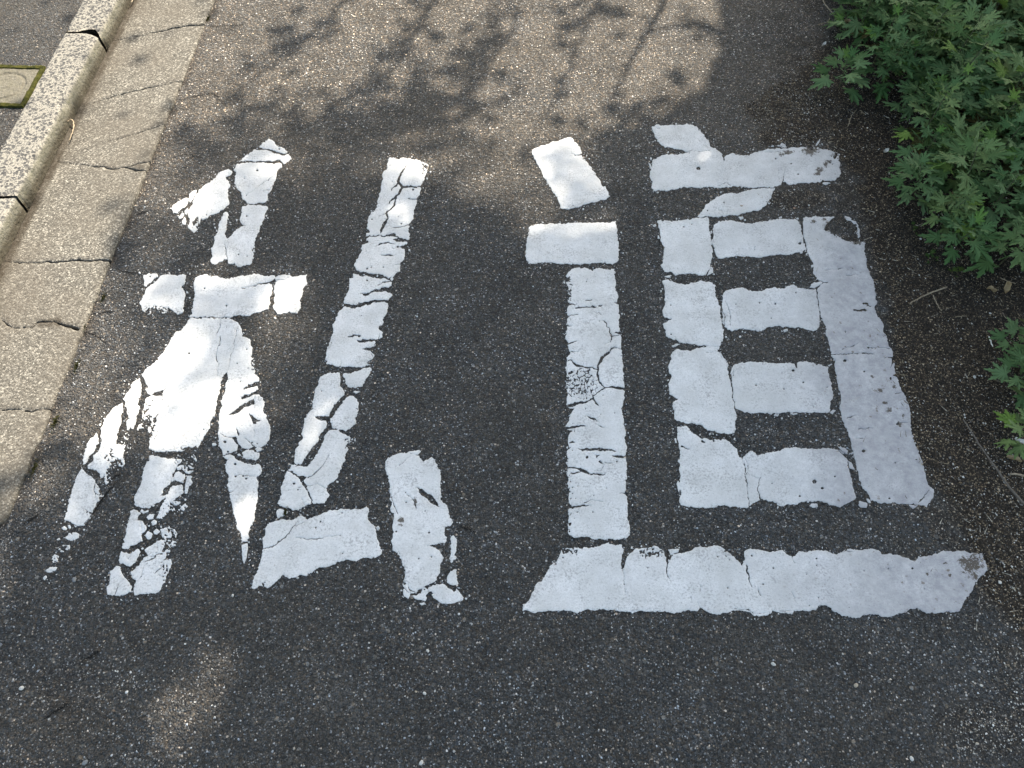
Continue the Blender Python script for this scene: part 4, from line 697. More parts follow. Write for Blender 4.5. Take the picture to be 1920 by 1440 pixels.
def build_character(name, strokes, label):
    root = link(name, None, label=label, cat='road marking')
    cx = np.mean([p[0] for s in strokes.values() for q in s for p in q]); cy = np.mean([p[1] for s in strokes.values() for q in s for p in q])
    ox, oy = G(cx, cy); root.location = (ox, oy, 0)
    for k, polys in strokes.items():
        X, Y, f = stroke_field(polys)
        me = inlay('painted_stroke', X, Y, f, GA, und, .0021, {'dirt_shade': dirt_shade_fn, 'crust': crust_fn})
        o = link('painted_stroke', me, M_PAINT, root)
        o['label'] = 'white painted ' + k + ' of the character'
        o.location = (-ox, -oy, 0)
    return root
build_character('painted_character', PRI, 'cracked white painted kanji 私 on the asphalt, nearer the kerb and flaking badly at its feet')
build_character('painted_character', ROAD, 'large white painted kanji 道 on the asphalt, beside the soil and green plants')

# ================================================================ ground, road, gutter, kerb, pavement
def sheet(name, x0, x1, y0, y1, z, mat, kind='structure', n=2):
    xs = np.linspace(x0, x1, n); ys = np.linspace(y0, y1, n)
    X, Y = np.meshgrid(xs, ys); V = np.stack([X.ravel(), Y.ravel(), np.full(X.size, z)], 1)
    i = np.arange((n - 1) * n).reshape(n - 1, n)[:, :-1].ravel()
    me = mesh_from(name, V, np.stack([i, i + 1, i + n + 1, i + n], 1))
    return link(name, me, mat, kind=kind)
sheet('ground', -60, 60, -60, 60, -.06, M_SOIL)

EDGE_X = -1.055      # line between gutter and asphalt
def edge_x(y):
    e = EDGE_X + (fnoise(y, y * 0 + 3.3, .50, 71) - .5) * .012 + (fnoise(y, y * 0 + 8.1, .03, 72) - .5) * .006
    # broken corner at the near end
    return e - .035 * sstep(.56, .50, y) * sstep(.30, .44, y)
def soil_fn(x, y):
    px, py = PX(x, y)
    # left limit of the soil in the photograph, as a curve over rows
    rows = [-400, 0, 60, 140, 190, 260, 330, 420, 600, 760, 900, 1000, 1100, 1250, 1440, 1900]
    cols = [1570, 1560, 1545, 1520, 1500, 1530, 1580, 1625, 1655, 1700, 1745, 1800, 1850, 1950, 2000, 2150]
    lim = np.interp(py, rows, cols)
    wob = (fnoise(x, y, .16, 81) - .5) * 90 + (vnoise(x, y, .02, 82) - .5) * 26
    s = sstep(-22, 26, px + wob - lim)
    # blown-in patch above the long bar, and a patch where the second character's corner is buried
    d = np.hypot((px - 1490) / 95, (py - 205) / 68) + (fnoise(x, y, .07, 83) - .5) * .9
    s = np.maximum(s, sstep(1.08, .82, d))
    d = np.hypot((px - 1500) / 75, (py - 375) / 22) + (fnoise(x, y, .05, 84) - .5) * .9
    s = np.maximum(s, sstep(1.1, .8, d) * .7)
    # thin dust of soil along the whole right-hand side
    s = np.maximum(s, .55 * sstep(lim - 170, lim, px + wob) * sstep(.42, .62, vnoise(x, y, .03, 85)))
    d = np.hypot((px - 1850) / 90, (py - 1370) / 60) + (fnoise(x, y, .08, 86) - .5) * .9
    s = np.maximum(s, .3 * sstep(1.1, .7, d))
    d = np.hypot((px - 150) / 110, (py - 1290) / 60) + (fnoise(x, y, .08, 87) - .5) * .9
    s = np.maximum(s, .12 * sstep(1.1, .6, d))
    # a little dirt gathers at the gutter edge
    s = np.maximum(s, .5 * sstep(.03, .0, x - EDGE_X) * sstep(.4, .6, vnoise(x, y, .05, 88)))
    return np.clip(s, 0, 1)

def spaced(lo, a, b, hi, step):
    core = np.arange(a, b + step * .5, step); out = list(core)
    v, s = b, step
    while v < hi: s *= 1.45; v += s; out.append(min(v, hi))
    left = []; v, s = a, step
    while v > lo: s *= 1.45; v -= s; left.append(max(v, lo))
    return np.array(left[::-1] + out)
xs = spaced(-1.06, -1.06, 1.75, 8.0, .004); ys = spaced(-30, .02, 2.62, 40, .004)
xs = xs[xs >= -1.0601]
X, Y = np.meshgrid(xs, ys)
ex = edge_x(ys)[:, None]
tt = np.clip((X + 1.06) / .25, 0, 1)
X = X + (ex + 1.06) * (1 - tt) * (ys[:, None] > -5)
so = soil_fn(X, Y)
Z = und(X, Y) + (vnoise(X, Y, .009, 91) - .5) * .0016 + (vnoise(X, Y, .022, 92) - .5) * .0012
bare = sstep(-.002, .012, 0 * X)
Z += so * ((fnoise(X, Y, .05, 93) - .35) * .008 + (vnoise(X, Y, .012, 94) - .5) * .003)
# shallow worn hollow near the lower left
pxx, pyy = PX(X, Y)
Z -= .006 * np.exp(-(((pxx - 110) / 60) ** 2 + ((pyy - 1290) / 35) ** 2))
nx, ny = len(xs), len(ys)
i = (np.arange(ny - 1)[:, None] * nx + np.arange(nx - 1)[None]).ravel()
me = mesh_from('road', np.stack([X.ravel(), Y.ravel(), Z.ravel()], 1), np.stack([i, i + 1, i + nx + 1, i + nx], 1))
fattr(me, 'soil', so.ravel()); fattr(me, 'worn_sunlit', (1.25 * sstep(1.2, 1.9, Y) * (.6 + .5 * vnoise(X, Y, .25, 95)) + .9 * np.exp(-(((pxx - 120) / 130) ** 2 + ((pyy - 1370) / 70) ** 2) * (.5 + fnoise(X, Y, .06, 96)))).clip(0, 1).ravel()); smooth(me)  # sunlight put into the far end's colour, plus a worn patch near left
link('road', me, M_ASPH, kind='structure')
del X, Y, Z, so, pxx, pyy

# --- concrete gutter, cracked across; units of 2.5 mm
KX = -1.335
U = .0025
def gu(*pts): return [((G(px, py)[0]) / U, (G(px, py)[1]) / U) for px, py in pts]
gx = np.arange(-1.350 / U, -1.02 / U, 1.0); gy = np.arange(-.6 / U, 3.3 / U, 1.0)
X, Y = np.meshgrid(gx, gy)
f = (edge_x(Y * U) / U - .6 - X)
f = np.minimum(f, X - KX / U)
f += (vnoise(X, Y, 2.4, 101) - .5) * 1.3
WX = X + (vnoise(X, Y, 8, 102) - .5) * 2.4 + (vnoise(X, Y, 3, 104) - .5) * 1.2; WY = Y + (vnoise(X, Y, 8, 103) - .5) * 2.8 + (vnoise(X, Y, 3, 105) - .5) * 1.4
for pts, ws in [(((200,76),(260,66),(300,60),(330,54),(385,50)), (.5,.8,1.6,3.4,2)), (((150,200),(190,185),(250,172),(345,155)), (.4,.9,1.5,.8)), (((205,268),(250,255),(312,236)), (.3,.8,1)),
                (((105,302),(160,310),(210,318),(240,316),(282,306)), (.4,1,1.3,1.4,.9)), (((232,316),(255,324),(276,322)), (2,2.6,1.2)), (((0,490),(60,492),(140,491),(218,492)), (.5,1,2.4,2)),
                (((0,600),(28,615),(60,617),(70,606),(105,606),(150,620)), (.8,1,1,2.6,1,3)), (((0,772),(60,773),(108,770)), (1.2,1.2,.8)), (((0,1005),(20,990),(42,985)), (2,2,1.5)), (((-60,1190),(60,1185)), (1.5,1.5)), (((205,-60),(410,-75)), (1.5,1.5))]:
    q = gu(*pts)
    for k in range(len(q) - 1):
        dd, t = seg_dist(WX, WY, *q[k], *q[k + 1]); wd = ws[k] * (1 - t) + ws[k + 1] * t
        f = np.minimum(f, dd - wd * .47 * (.6 + .8 * vnoise(X, Y, 4, 106)))
# chipped hollow beside the open crack
def stain_fn(x, y):
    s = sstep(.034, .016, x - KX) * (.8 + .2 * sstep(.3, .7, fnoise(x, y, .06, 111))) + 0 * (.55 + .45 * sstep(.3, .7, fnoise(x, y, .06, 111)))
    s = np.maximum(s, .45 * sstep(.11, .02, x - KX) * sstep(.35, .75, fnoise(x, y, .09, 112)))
    d = np.hypot((PX(x, y)[0] - 95) / 26, (PX(x, y)[1] - 608) / 10) + (fnoise(x, y, .02, 113) - .5)
    s = np.maximum(s, .8 * sstep(1.1, .6, d))
    d = np.hypot((PX(x, y)[0] - 262) / 14, (PX(x, y)[1] - 316) / 4) + (fnoise(x, y, .02, 114) - .5) * .6
    s = np.maximum(s, .5 * sstep(1.1, .6, d))
    return np.clip(s + .10 * sstep(.05, .0, edge_x(y) - x), 0, 1)
me = inlay('gutter', X, Y, f, lambda a, b: (a * U, b * U), lambda x, y: (fnoise(x, y, .3, 121) - .5) * .004 + (vnoise(x, y, .008, 122) - .5) * .0007 - .016 + .012 * sstep(-1.35, -1.06, x), .013, {'stain': stain_fn}, edge=1.2, drop=.22)
link('gutter', me, M_CONC, kind='structure')
# bed under the cracks and the gutter beyond the detailed length
for y0, y1 in ((-30, -.605), (3.305, 40)):
    bm_x = [KX, EDGE_X - .002]
    V = [(bm_x[0], y0, -.003), (bm_x[1], y0, .004), (bm_x[1], y1, .004), (bm_x[0], y1, -.003), (bm_x[0], y0, -.05), (bm_x[1], y0, -.05), (bm_x[1], y1, -.05), (bm_x[0], y1, -.05)]
    me = mesh_from('gutter', V, [(0, 1, 2, 3), (0, 4, 5, 1), (2, 6, 7, 3)]); fattr(me, 'stain', [0] * 8)
    link('gutter', me, M_CONC, kind='structure')
sheet('gutter_bed', KX - .02, EDGE_X + .03, -1, 4, -.020, M_SOIL)

# --- kerb stones
KH, KB = .050, .108
def kerb_stone(y0, y1, seed, label, loend=None, hiend=None):
    r = .011
    prof = [(0.0, -.05), (0.0, -.02), (0.0, .0), (0.0, .012), (0.0, .024), (0.0, KH - r)]
    prof += [(-r + r * math.cos(a), KH - r + r * math.sin(a)) for a in np.linspace(.2, math.pi / 2, 6)]
    prof += [(-x, KH) for x in np.linspace(.02, KB - .004, 14)] + [(-KB, KH - .004), (-KB, -.05)]
    prof = np.array(prof); ny = int((y1 - y0) / .006)
    v = np.linspace(0, 1, ny)
    PXx, VV = np.meshgrid(prof[:, 0], v); PZ = np.meshgrid(prof[:, 1], v)[0]
    lo = y0 + (loend(-PXx, PZ) if loend else 0); hi = y1 + (hiend(-PXx, PZ) if hiend else 0)
    YY = lo + (hi - lo) * VV
    # ends rounded a little
    e = np.minimum(VV, 1 - VV) * (y1 - y0)
    rd = .006 * np.exp(-e / .005)
    XX = KX + PXx; n1 = fnoise(YY, PXx * 1.0 + PZ, .05, 130 + seed) - .5; n2 = vnoise(YY, PXx + PZ * 1.1, .008, 131 + seed) - .5
    top = sstep(KH - .012, KH, PZ)
    XX = XX + (n1 * .006 + n2 * .0022) * (1 - top) - rd * (1 - top)
    ZZ = PZ + (n1 * .003 + n2 * .0016) * (PZ > .01) - rd * top
    arr = np.exp(-((PXx + .004) ** 2 + (PZ - KH + .004) ** 2) / .00012)
    chip = sstep(.62, .80, fnoise(YY, YY * 0 + seed, .05, 140 + seed))
    XX -= arr * chip * .006; ZZ -= arr * chip * .005
    V = np.stack([XX.ravel(), YY.ravel(), ZZ.ravel()], 1); m = len(prof)
    i = (np.arange(ny - 1)[:, None] * m + np.arange(m - 1)[None]).ravel()
    me = mesh_from('kerb_stone', V, np.stack([i, i + 1, i + m + 1, i + m], 1), None, [list(range(m)), [(ny - 1) * m + k for k in range(m)][::-1]])
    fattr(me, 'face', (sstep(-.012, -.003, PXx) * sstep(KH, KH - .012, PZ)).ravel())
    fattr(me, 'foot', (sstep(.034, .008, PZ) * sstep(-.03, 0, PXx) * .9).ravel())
    smooth(me)
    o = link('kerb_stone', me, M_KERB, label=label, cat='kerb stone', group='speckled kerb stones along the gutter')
    return o
YJ1, YJ2 = G(28, 366, .05)[1], G(165, 58, .05)[1]
print('joints', YJ1, YJ2)
ragged = lambda amp, s: (lambda a, z: amp * (fnoise(a, z * 0 + s, .05, 150 + s) - .3) )
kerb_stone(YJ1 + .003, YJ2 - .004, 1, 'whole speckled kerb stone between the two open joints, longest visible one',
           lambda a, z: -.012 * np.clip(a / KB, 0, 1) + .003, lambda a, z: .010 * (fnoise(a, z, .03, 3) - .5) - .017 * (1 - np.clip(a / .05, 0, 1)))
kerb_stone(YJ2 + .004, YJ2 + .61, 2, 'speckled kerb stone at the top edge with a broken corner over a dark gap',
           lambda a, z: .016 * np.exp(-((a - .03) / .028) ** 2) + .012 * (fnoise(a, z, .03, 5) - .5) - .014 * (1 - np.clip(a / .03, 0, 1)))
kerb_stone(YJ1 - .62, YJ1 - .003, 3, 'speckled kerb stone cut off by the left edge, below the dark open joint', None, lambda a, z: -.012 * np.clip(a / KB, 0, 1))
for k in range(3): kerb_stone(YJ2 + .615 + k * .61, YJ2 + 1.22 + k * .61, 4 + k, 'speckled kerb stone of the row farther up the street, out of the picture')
for k in range(2): kerb_stone(YJ1 - 1.235 - k * .61, YJ1 - .625 - k * .61, 7 + k, 'speckled kerb stone of the row nearer the viewer, out of the picture')

# --- pavement behind the kerb, one sheet with slight unevenness
xs = np.concatenate([-np.geomspace(.45, 20, 40)[::-1] - 1.2 + .0, np.arange(-1.64, KX - KB + .0041, .006)]); xs = np.unique(np.round(xs, 4)); xs = xs[xs <= KX - KB + .004]
xs[-1] = KX - KB + .002
ys = spaced(-30, 1.2, 2.6, 40, .006)
X, Y = np.meshgrid(xs, ys)
Z = KH - .004 + (fnoise(X, Y, .3, 161) - .5) * .004 + (vnoise(X, Y, .01, 162) - .5) * .0014
nx = len(xs); i = (np.arange(len(ys) - 1)[:, None] * nx + np.arange(nx - 1)[None]).ravel()
me = mesh_from('pavement', np.stack([X.ravel(), Y.ravel(), Z.ravel()], 1), np.stack([i, i + 1, i + nx + 1, i + nx], 1)); smooth(me)
link('pavement', me, M_PAVE, kind='structure')

# --- little square valve cover with a mossy rim
p_tr = G(62, 129, .05); p_br = G(33, 197, .05)
vx1 = KX - KB - .012; vy1 = p_tr[1]; vy0 = p_br[1] + .004; sz = vy1 - vy0; vx0 = vx1 - sz
print('valve', vx0, vx1, vy0, vy1, p_tr, p_br)
vroot = link('valve_cover', None, label='small square concrete cover with a mossy rim, set in the pavement behind the kerb', cat='cover', loc=((vx0 + vx1) / 2, (vy0 + vy1) / 2, KH))
def grid_block(name, x0, x1, y0, y1, zt, mat, parent, fn, step=.003, extra=None):
    xs = np.arange(x0, x1 + step * .5, step); ys = np.arange(y0, y1 + step * .5, step)
    X, Y = np.meshgrid(xs, ys); Z = zt + fn(X, Y)
    n = len(xs); i = (np.arange(len(ys) - 1)[:, None] * n + np.arange(n - 1)[None]).ravel()
    V = np.stack([X.ravel(), Y.ravel(), Z.ravel()], 1); F = np.stack([i, i + 1, i + n + 1, i + n], 1)
    # skirt
    m = len(V); border = list(range(n)) + [k * n + n - 1 for k in range(1, len(ys))] + [(len(ys) - 1) * n + k for k in range(n - 2, -1, -1)] + [k * n for k in range(len(ys) - 2, 0, -1)]
    Vb = V[border].copy(); Vb[:, 2] -= .03; nb = len(border)
    S_ = np.array([(border[k], m + k, m + (k + 1) % nb, border[(k + 1) % nb]) for k in range(nb)])
    me = mesh_from(name, np.concatenate([V, Vb]), np.concatenate([F, S_]))
    if extra: extra(me, m + nb)
    smooth(me)
    o = link(name, me, mat, parent); o.location = (-parent.location.x, -parent.location.y, -parent.location.z)
    return o
rim = .011
mossf = lambda X, Y: (fnoise(X, Y, .012, 171) - .2) * .006
moss_parts = []
V4 = [(vx0 - rim, vx1 + rim, vy1, vy1 + rim), (vx0 - rim, vx1 + rim, vy0 - rim, vy0), (vx1, vx1 + rim, vy0 - .002, vy1 + .002), (vx0 - rim, vx0, vy0 - .002, vy1 + .002)]
for r_ in V4: grid_block('moss_rim', *r_, KH + .0005, M_MOSS, vroot, mossf)
cxx, cyy = (vx0 + vx1) / 2, (vy0 + vy1) / 2
grid_block('concrete_plate', vx0 + .001, vx1 - .001, vy0 + .001, vy1 - .001, KH - .001, M_KERB, vroot,
           lambda X, Y: (fnoise(X, Y, .02, 172) - .5) * .003 - .003 * (np.abs(np.hypot(X - cxx, Y - cyy) - sz * .36) < .004),
           extra=lambda me, n: (fattr(me, 'face', [.8] * n), fattr(me, 'foot', [.5] * n)))

# ================================================================ loose grit, pebbles, chips
def stones(n, pts, sizes, cols, name, zf, flat=.6, seed=5):
    """many irregular little stones in one mesh"""
    rng = np.random.default_rng(seed)
    base = np.array([(1, 0, 0), (-1, 0, 0), (0, 1, 0), (0, -1, 0), (0, 0, 1), (0, 0, -1), (.62, .62, .45), (-.62, .6, .4), (.6, -.62, .42), (-.6, -.62, .45)], float)
    tri = np.array([(6, 4, 0), (0, 2, 6), (2, 4, 6), (7, 2, 1), (7, 4, 2), (1, 4, 7), (8, 0, 4), (3, 0, 8), (4, 3, 8), (9, 1, 3), (9, 3, 4), (4, 1, 9), (0, 5, 2), (2, 5, 1), (1, 5, 3), (3, 5, 0)])
    k = len(base)
    V = base[None] * rng.uniform(.65, 1.15, (n, k, 1)) * np.stack([rng.uniform(.7, 1.3, n), rng.uniform(.6, 1.1, n), rng.uniform(.4, .8, n) * flat / .6], 1)[:, None, :]
    a = rng.uniform(0, 2 * math.pi, n); c, s = np.cos(a)[:, None], np.sin(a)[:, None]
    V = np.stack([V[..., 0] * c - V[..., 1] * s, V[..., 0] * s + V[..., 1] * c, V[..., 2]], 2) * sizes[:, None, None]
    V[..., 0] += pts[:, 0:1]; V[..., 1] += pts[:, 1:2]; V[..., 2] += (zf + sizes * .22)[:, None]
    F = (tri[None] + (np.arange(n) * k)[:, None, None]).reshape(-1, 3)
    me = mesh_from(name, V.reshape(-1, 3), None, F)
    cattr(me, 'tone', np.repeat(cols, k, 0))
    return me
rng = np.random.default_rng(11)
NC = 420000
cx_ = rng.uniform(-1.03, 1.7, NC); cy_ = rng.uniform(.06, 2.55, NC)
pxx, pyy = PX(cx_, cy_)
sg = soil_fn(cx_, cy_)
dens = .012 + .42 * sg * (.35 + fnoise(cx_, cy_, .06, 181)) * (.25 + .95 * sstep(1560, 1470, pxx) + .65 * sstep(650, 900, pyy))
dens += .16 * np.exp(-(((pxx - 1500) / 90) ** 2 + ((pyy - 215) / 50) ** 2))
dens += .7 * np.exp(-(((pxx - 1850) / 80) ** 2 + ((pyy - 1370) / 55) ** 2)) + .42 * np.exp(-(((pxx - 1890) / 50) ** 2 + ((pyy - 1230) / 60) ** 2))
dens += .07 * np.exp(-(((pxx - 160) / 150) ** 2 + ((pyy - 1270) / 90) ** 2))
keep = rng.uniform(0, 1, NC) < dens
cx_, cy_, sg = cx_[keep], cy_[keep], sg[keep]; n = len(cx_)
sizes = .0009 + .0013 * rng.uniform(0, 1, n) ** 2.0 + .0020 * (rng.uniform(0, 1, n) > .985) * rng.uniform(.4, 1, n)
pal = np.array([(.62, .60, .56), (.42, .38, .32), (.28, .23, .17), (.20, .19, .18), (.16, .12, .09), (.75, .74, .72), (.09, .08, .07)])
pick = np.where(rng.uniform(0, 1, n) < .45 + .35 * sg, rng.choice(7, n, p=[.10, .17, .20, .22, .15, .07, .09]), rng.choice(7, n, p=[.22, .2, .08, .28, .02, .12, .08]))
cols = pal[pick] * rng.uniform(.75, 1.1, (n, 1))
zb = und(cx_, cy_) + sg * .002
me = stones(n, np.stack([cx_, cy_], 1), sizes, cols, 'grit', zb)
link('grit', me, M_STONE, label='loose pale and brown grit scattered on road and soil', cat='grit', kind='stuff')
print('grit', n)

def pebble(px, py, size, col, label, seed, z=0, name='pebble', flat=.6, group=None):
    size *= .72 if size < .005 else .8
    x, y = G(px, py, z + size * .5)
    rng = np.random.default_rng(seed)
    bm = []
    nu, nv = 10, 6
    V = [(0, 0, -.5 * flat)]; F3 = []; F4 = []
    for a in range(1, nv):
        th = math.pi * a / nv
        for b in range(nu):
            ph = 2 * math.pi * b / nu
            r = rng.uniform(.82, 1.1)
            V.append((math.sin(th) * math.cos(ph) * r * 1.15, math.sin(th) * math.sin(ph) * r * .85, -math.cos(th) * r * flat))
    V.append((0, 0, flat))
    for b in range(nu):
        F3.append((0, 1 + (b + 1) % nu, 1 + b)); F3.append((len(V) - 1, len(V) - 1 - nu + b, len(V) - 1 - nu + (b + 1) % nu))
        for a in range(nv - 2):
            p = 1 + a * nu; F4.append((p + b, p + (b + 1) % nu, p + nu + (b + 1) % nu, p + nu + b))
    V = np.array(V) * size; an = rng.uniform(0, 6.28); c, s = math.cos(an), math.sin(an)
    V = np.stack([V[:, 0] * c - V[:, 1] * s, V[:, 0] * s + V[:, 1] * c, V[:, 2]], 1)
    me = mesh_from(name, V, F4, F3); cattr(me, 'tone', [col] * len(V)); smooth(me)
    return link(name, me, M_STONE, label=label, cat='pebble', loc=(x, y, float(und(np.array([x]), np.array([y]))[0]) + size * flat * .62 + z), group=group)
W_ = (.55, .54, .51); T_ = (.42, .36, .28); GR = (.20, .21, .22)
for a in [(436, 1116, .0040, W_, 'round white pebble lying left of the bottom bar of the smaller character'),
          (1828, 706, .0050, W_, 'bigger of two white pebbles on the soil near the right-hand plant clump'),
          (1841, 704, .0035, W_, 'smaller of two white pebbles on the soil near the right-hand plant clump'),
          (1858, 586, .0042, W_, 'white pebble on dark soil just above the right-hand plant clump'),
          (1605, 147, .0045, W_, 'white pebble on the soil right of the little lone plant'),
          (1597, 141, .0040, W_, 'flat white pebble touching another, right of the little lone plant'),
          (1390, 277 + 110, .0050, T_, 'tan pebble between the falling stroke and the box of the larger character'),
          (1516, 386, .0040, W_, 'small white pebble below the long bar of the larger character'),
          (1489, 391, .0040, (.45, .28, .2), 'reddish pebble below the long bar of the larger character'),
          (139, 1087, .0062, GR, 'grey pebble on the asphalt left of the smaller character\'s feet'),
          (802, 1220, .0045, W_, 'white chip of stone on bare asphalt below the gap between the characters'),
          (796, 1300, .0045, W_, 'lone whitish pebble low on the asphalt, below the gap between characters'),
          (790, 1430, .0050, W_, 'white pebble at the very bottom edge of the picture, left of centre'),
          (1710, 1420 + 2, .0050, W_, 'white pebble near the bottom right of the asphalt'),
          (1605, 1285, .0055, T_, 'whitish oval pebble on asphalt under the right half of the sweep'),
          (1450, 1245, .0052, W_, 'upright pale pebble on asphalt under the middle of the sweep'),
          (40, 1290, .0060, W_, 'pale pebble near the left edge below the gutter end'),
          (160, 1430, .0060, GR, 'dull grey-green pebble at the bottom left edge'),
          (850, 556, .0050, GR, 'grey pebble on asphalt right of the long slash'),
          (1404, 30, .0045, W_, 'small white pebble on shaded asphalt at the top'),
          (780, 1297, .0001 + .0030, T_, 'small tan pebble left of the lone whitish pebble')]:
    pebble(*a, seed=int(a[0]))

# ================================================================ twigs, stalks, fallen leaves
def tube(pts, rad, sides=6, name='twig'):
    pts = [np.array(p, float) for p in pts]
    # resample smoothly
    V = []; F = []
    n = len(pts)
    for k, p in enumerate(pts):
        t = pts[min(k + 1, n - 1)] - pts[max(k - 1, 0)]; t = t / (np.linalg.norm(t) + 1e-9)
        u = np.cross(t, (0, 0, 1)); u = u / (np.linalg.norm(u) + 1e-9) if np.linalg.norm(u) > 1e-3 else np.array((1., 0, 0)); v = np.cross(t, u)
        r = rad[k] if hasattr(rad, '__len__') else rad
        for s in range(sides):
            a = 2 * math.pi * s / sides
            V.append(p + (u * math.cos(a) + v * math.sin(a)) * r)
    for k in range(n - 1):
        for s in range(sides):
            F.append((k * sides + s, k * sides + (s + 1) % sides, (k + 1) * sides + (s + 1) % sides, (k + 1) * sides + s))
    return V, F, [list(range(sides))[::-1], [(n - 1) * sides + s for s in range(sides)]]
def bend(pts, sub=6, jit=.0006, seed=1):
    """smooth polyline through pts with small irregularities"""
    rng = np.random.default_rng(seed); P_ = [np.array(p, float) for p in pts]; out = []
    for k in range(len(P_) - 1):
        p0 = P_[max(k - 1, 0)]; p1 = P_[k]; p2 = P_[k + 1]; p3 = P_[min(k + 2, len(P_) - 1)]
        for s in range(sub):
            t = s / sub
            q = .5 * ((2 * p1) + (-p0 + p2) * t + (2 * p0 - 5 * p1 + 4 * p2 - p3) * t * t + (-p0 + 3 * p1 - 3 * p2 + p3) * t ** 3)
            out.append(q + rng.normal(0, jit, 3) * (1, 1, .4))
    out.append(P_[-1]); return out
def twig(name, pxs, r0, r1, mat, label, cat='twig', z0=.004, seed=1, lift=0):
    pts = []
    for k, (px, py) in enumerate(pxs):
        t = k / (len(pxs) - 1); zz = z0 + lift * math.sin(t * math.pi)
        x, y = G(px, py, zz); pts.append((x, y, zz + float(und(np.array([x]), np.array([y]))[0])))
    pl = bend(pts, seed=seed); o0 = np.array(pts[0]); pl = [p - o0 for p in pl]
    V, F, FN = tube(pl, np.linspace(r0, r1, len(pl)))
    me = mesh_from(name, V, F, None, FN); smooth(me)
    return link(name, me, mat, label=label, cat=cat, loc=tuple(o0))
twig('twig', [(1705, 569), (1735, 553), (1775, 538)], .0014, .0022, M_TWIG, 'straight pale twig on dark soil right of the box side', z0=.008, seed=3)
twig('twig', [(1750, 553), (1756, 567), (1766, 582)], .0013, .0010, M_TWIG, 'short curved twig touching the straight pale twig on the soil', z0=.007, seed=4)
twig('twig', [(1793, 593), (1812, 591)], .0010, .0008, M_TWIG, 'tiny pale splinter on the soil below the straight twig', z0=.006, seed=5)
twig('twig', [(1856, 630), (1860, 640), (1863, 648)], .0016, .0012, M_PALE, 'short white splinter beside the right-hand plant clump', z0=.006, seed=6)
twig('plant_stalk', [(1806, 786), (1835, 832), (1868, 880), (1896, 920), (1930, 955)], .0013, .0030, M_STALK, 'long bent grey dead stalk on grit at the right edge', 'stalk', z0=.010, seed=7, lift=.006)
twig('plant_stalk', [(1894, 888), (1925, 895), (1950, 905)], .0022, .0024, M_TWIG, 'short yellowish stalk poking in at the right edge under the clump', 'stalk', z0=.008, seed=8)
twig('twig', [(1590, 237), (1597, 217), (1606, 206)], .0012, .0009, M_TWIG, 'thin twig standing beside the soil patch above the long bar', z0=.008, seed=9)
twig('twig', [(1612, 207), (1622, 214)], .0010, .0008, M_TWIG, 'tiny twig at the tip of the thin twig on the soil patch', z0=.008, seed=10)
twig('twig', [(1566, 371), (1571, 380)], .0012, .0009, M_TWIG, 'short pale splinter under the right end of the long bar', z0=.006, seed=11)
twig('twig', [(1590, 131), (1606, 130), (1622, 127)], .0010, .0008, M_TWIG, 'thin horizontal twig by the lone plant\'s foot', z0=.006, seed=12)
twig('twig', [(1540, -6), (1550, 12), (1565, 28)], .0022, .0014, M_TWIG, 'brown twig leaning out at the top edge of the plants', z0=.02, seed=13)
twig('twig', [(1535, 46), (1550, 42), (1556, 34)], .0012, .0018, M_TWIG, 'thin curled twig lying left of the plants near the top', z0=.01, seed=14)
twig('twig', [(1876, 520), (1890, 526), (1905, 530)], .0012, .0012, M_TWIG, 'twig under the dry leaf near the right edge', z0=.008, seed=16)
twig('plant_stalk', [(128, 229), (134, 225), (138, 230), (138, 242), (134, 254), (130, 264)], .0018, .0014, M_TWIG, 'curled dry stalk lying in the gutter against the kerb', 'stalk', z0=.006, seed=15, lift=.006)
twig('plant_stalk', [(247, 6), (250, 0), (253, -10)], .0018, .0014, M_TWIG, 'dry stalk in the gutter at the very top of the picture', 'stalk', z0=.006, seed=17, lift=.002)

def dead_leaf(px, py, L_, W, ang, label, mat=None, seed=1, z=.008, curl=.5):
    rng = np.random.default_rng(seed); nu, nv = 12, 5
    V = []; F = []
    for a in range(nu):
        t = a / (nu - 1); wv = math.sin(math.pi * min(1, t * .92 + .06)) ** .8 * W * (.85 + .3 * rng.uniform())
        for b in range(nv):
            s = (b / (nv - 1) - .5) * 2
            V.append(((t - .5) * L_, s * wv * .5, curl * W * (s * s * .6 + .25 * math.sin(t * 7 + seed)) + rng.normal(0, W * .03)))
    for a in range(nu - 1):
        for b in range(nv - 1):
            i = a * nv + b; F.append((i, i + 1, i + nv + 1, i + nv))
    V = np.array(V); c, s = math.cos(ang), math.sin(ang)
    V = np.stack([V[:, 0] * c - V[:, 1] * s, V[:, 0] * s + V[:, 1] * c, V[:, 2] - V[:, 2].min()], 1)
    V2 = V.copy(); V2[:, 2] -= .0006
    F = np.array(F); n = len(V)
    me = mesh_from('fallen_leaf', np.concatenate([V, V2]), np.concatenate([F, F[:, ::-1] + n])); smooth(me)
    x, y = G(px, py, z)
    return link('fallen_leaf', me, mat or M_DEAD, label=label, cat='fallen leaf', loc=(x, y, z))
dead_leaf(1886, 541, .040, .014, 1.15, 'torn pale dry leaf on the soil near the right edge', M_DEAD, 3, .012, .8)
dead_leaf(1598, 35, .040, .016, 1.4, 'cream dry leaf hanging among the plants near the top', M_PALE, 4, .035, .9)
dead_leaf(1590, 45, .032, .018, 2.2, 'brown curled leaf just left of the cream dry leaf', M_DEAD, 5, .02, .9)
dead_leaf(1567, 27, .022, .014, .4, 'small whitish scrap of leaf at the plants\' top left corner', M_PALE, 6, .02, .7)
dead_leaf(1544, 85, .024, .009, .9, 'small yellow-white seed husk on asphalt left of the plants', M_PALE, 7, .006, .8)
dead_leaf(1660, 285, .020, .010, .5, 'ivory seed husk beside the leaves right of the long bar', M_PALE, 8, .008, .9)
